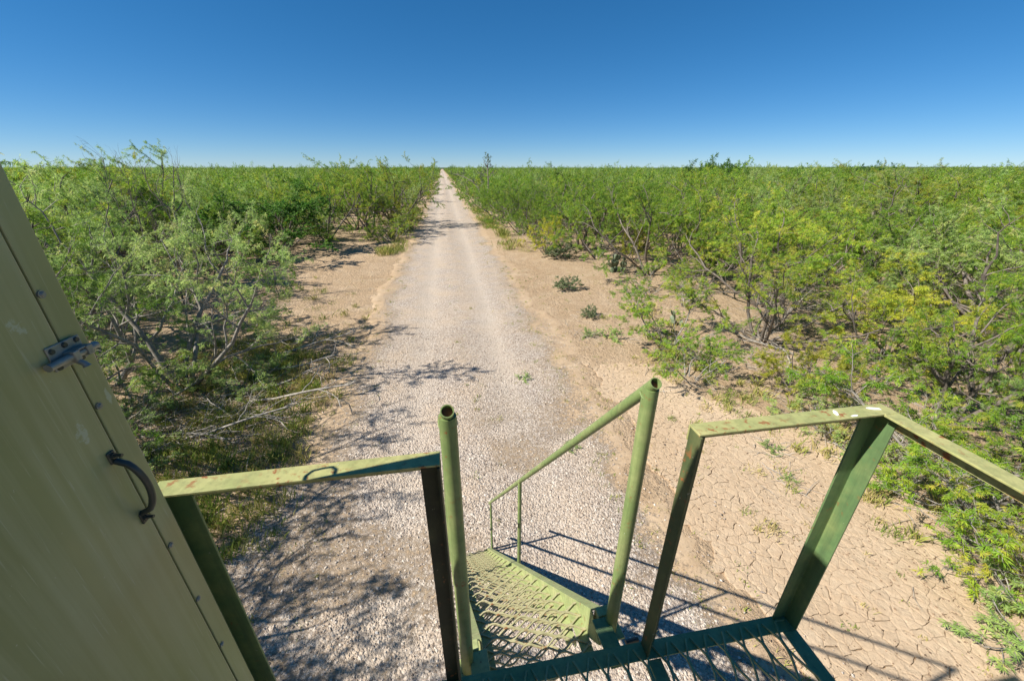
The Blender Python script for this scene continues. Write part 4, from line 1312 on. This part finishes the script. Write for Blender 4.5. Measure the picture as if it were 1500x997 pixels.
def strands(mb, n, s, y0, y1, lwd, x0, th=.0034, ht=.0065, along='Y', z0=0.0, phase=0.0, lip=0.0):
    """expanded metal: zigzag strands that touch their neighbours alternately"""
    q = lwd / 8
    m = int(round((y1 - y0) / q))
    for k in range(n):
        pts = []
        for i in range(m + 1):
            y = y0 + (y1 - y0) * i / m
            ph = ((y - y0) / lwd + phase + (.5 if k % 2 else 0)) % 1
            w = 1 - 4 * abs(ph - .5)          # triangle wave
            w = max(-1, min(1, w * 1.55))
            pts.append((x0 + s * k + w * (s / 2 - th * .5), y, z0 + .0015 * w))
        base = len(mb.v)
        for i, (a, b, c) in enumerate(pts):
            for dx, dz in ((-th, 0), (th, 0), (th * .8, ht), (-th * .8, ht)):
                v = (a + dx, b, c + dz)
                mb.v.append(v if along == 'Y' else (v[1], v[0], v[2]))
            if i:
                o = base + 4 * i
                for e in range(4):
                    e2 = (e + 1) % 4
                    mb.f.append((o - 4 + e, o - 4 + e2, o + e2, o + e))
        mb.f.append((base, base + 1, base + 2, base + 3)); e = base + 4 * len(pts) - 4
        mb.f.append((e + 3, e + 2, e + 1, e))
mb = MB(); strands(mb, int((XR - XL - .04) / .0386), .0386, YB, YF - .022, .25, XL + .03, th=.0040, ht=.0075)
mb.build('deck_grating', M['deckmesh'], plat)

# ------------------------------------------------------------------ staircase
TOPP = Vector((.052 * EYE, .171 * EYE, .669 * EYE)); FOOT = Vector((.0095 * EYE, .759 * EYE, 0))
dv = FOOT - TOPP
th = -math.atan2(dv.x, dv.y)
LL = math.hypot(dv.x, dv.y); HT = TOPP.z
gz = float(ground_z(np.array([FOOT.x]), np.array([FOOT.y]))[0])
st = empty('staircase', (FOOT.x, FOOT.y, 0), th)
tag(st, 'steep green steel staircase with expanded metal treads and pipe handrails down to the gravel', 'staircase')
HW = .307
def P(x, a, dz=0.0):        # a: 0 top .. 1 foot, on the stringer line
    return Vector((x, -LL * (1 - a), HT * (1 - a) + dz))
sl = (P(0, 1) - P(0, 0)).normalized(); nrm_ = Vector((0, -sl.z, sl.y)) if sl.y > 0 else Vector((0, sl.z, -sl.y))
nrm_ = Vector((0, -sl.z, sl.y))
for sgn in (-1, 1):
    mb = MB()
    ch = [(0, 0), (.050, 0), (.050, -.006), (.006, -.006), (.006, -.124), (.050, -.124), (.050, -.13), (0, -.13)]
    # channel with its web at the inside and flanges outward, top flange in the slope plane
    mb.prism(ch, P(sgn * (HW - .066), .020, .075), P(sgn * (HW - .066), 1.005, .075), Vector((sgn, 0, 0)), nrm_)
    mb.build('stringer', M['stair'], st, bevel=.002)
    # newel pipe
    mb = MB(); mb.tube([P(sgn * HW, 0, -.055), P(sgn * HW, 0, 1.145)], .0245, 20, cap=True)
    mb.build('newel_post', M['pipe'], st, smooth=True)
    mb = MB(); mb.box((sgn * HW - .05, -LL - .04, HT - .075), (sgn * HW + .05, -LL + .045, HT - .066)); mb.build('base_plate', M['stair'], st, bevel=.002)
    # handrail, its open upper end standing a little above the newel
    h0, h1 = P(sgn * HW, 0, 1.150), P(sgn * HW, 1, .985)
    d_ = (h1 - h0).normalized()
    mb = MB(); mb.tube([h0 - d_ * .030, h1 + d_ * .09], .0185, 20, cap=True, hollow=.003)
    hr = mb.build('handrail', M['pipe'], st, smooth=True)
    e0 = h0 - d_ * .030
    mb = MB(); mb.tube([e0 + d_ * .02, e0 + d_ * .021], .0150, 16); mb.build('rusty_bore', M['rust_in'], hr)
    for a in (.487, .985):
        tz = 1.150 + (.985 - 1.150) * a
        mb = MB(); mb.tube([P(sgn * HW, a, -.03), P(sgn * HW, a, tz)], .0168 if a < .9 else .0150, 14)
        mb.build('baluster', M['pipe'], st, smooth=True)
    ringp = [h0 + d_ * .012 + Vector((math.cos(t) * .0245, math.sin(t) * .0245, -.022 + .006 * math.sin(3 * t))) for t in [q_ * math.pi / 9 for q_ in range(19)]]
    mb = MB(); mb.tube(ringp, [.0034 * rp.uniform(.7, 1.25) for _ in ringp], 6); mb.build('weld', M['pipe'], st, smooth=True)
    # bracket that carries the stair on the platform frame
    yb = -LL + .05
    mb = MB()
    mb.box((sgn * (HW - .045) - .036, -LL - .16, HT - .0), (sgn * (HW - .045) + .036, -LL + .02, HT + .008))
    mb.build('hanger_plate', M['frame'] if sgn > 0 else M['stair'], st, bevel=.002)
    mb = MB(); mb.box((sgn * (HW - .02) - .03, -LL + .022, HT - .06), (sgn * (HW - .02) + .03, -LL + .062, HT + .012)); mb.build('top_block', M['stair'], st, bevel=.003)
# bolts at the hangers
mb = MB(); mb.tube([(HW + .03, -LL - .075, HT - .03), (HW + .085, -LL - .075, HT - .03)], .010, 8); mb.build('hanger_bolt', M['black_iron'], st)
hb = empty('hanger_bolt', (-HW + .03, -LL - .10, HT - .035)); hb.parent = st
mb = MB(); mb.tube([(-.055, 0, 0), (-.030, 0, 0)], .008, 8); mb.build('bolt_end', M['white_nut'], hb)
mb = MB(); mb.tube([(-.0295, 0, 0), (-.016, 0, 0)], .012, 6); mb.build('orange_nut', M['orange_nut'], hb)
mb = MB(); mb.tube([(-.0155, 0, 0), (-.004, 0, 0)], .017, 12); mb.build('washer', M['white_nut'], hb)
# treads
NT = 16
tm = None; bms = {}
for k in range(NT):
    a = (k + .35) / NT
    zt_ = HT * (1 - a) - .095
    yc = -LL * (1 - a)
    if tm is None:
        mb = MB()
        strands(mb, 9, .030, -.240, .240, .137, -.12, th=.0044, ht=.0065, along='X')
        me = bpy.data.meshes.new('tread'); me.from_pydata(mb.v, [], mb.f); me.update(); me.materials.append(M['mesh']); tm = me
        for sgn in (-1, 1):
            mb = MB()
            mb.box((min(sgn * .188, sgn * .2412), -.11, -.008), (max(sgn * .188, sgn * .2412), .13, -.003))
            mb.box((min(sgn * .235, sgn * .2412), -.11, -.05), (max(sgn * .235, sgn * .2412), .13, -.0085))
            mb.box((min(sgn * .188, sgn * .2412), .1245, -.045), (max(sgn * .188, sgn * .2412), .130, -.0085))
            me = bpy.data.meshes.new('tread_bracket'); me.from_pydata([tuple(v) for v in mb.v], [], mb.f); me.update(); me.materials.append(M['stair'])
            bms[sgn] = me
    o = link('tread', tm, st, (0, yc, zt_))
    for sgn in (-1, 1): link('tread_bracket', bms[sgn], o)
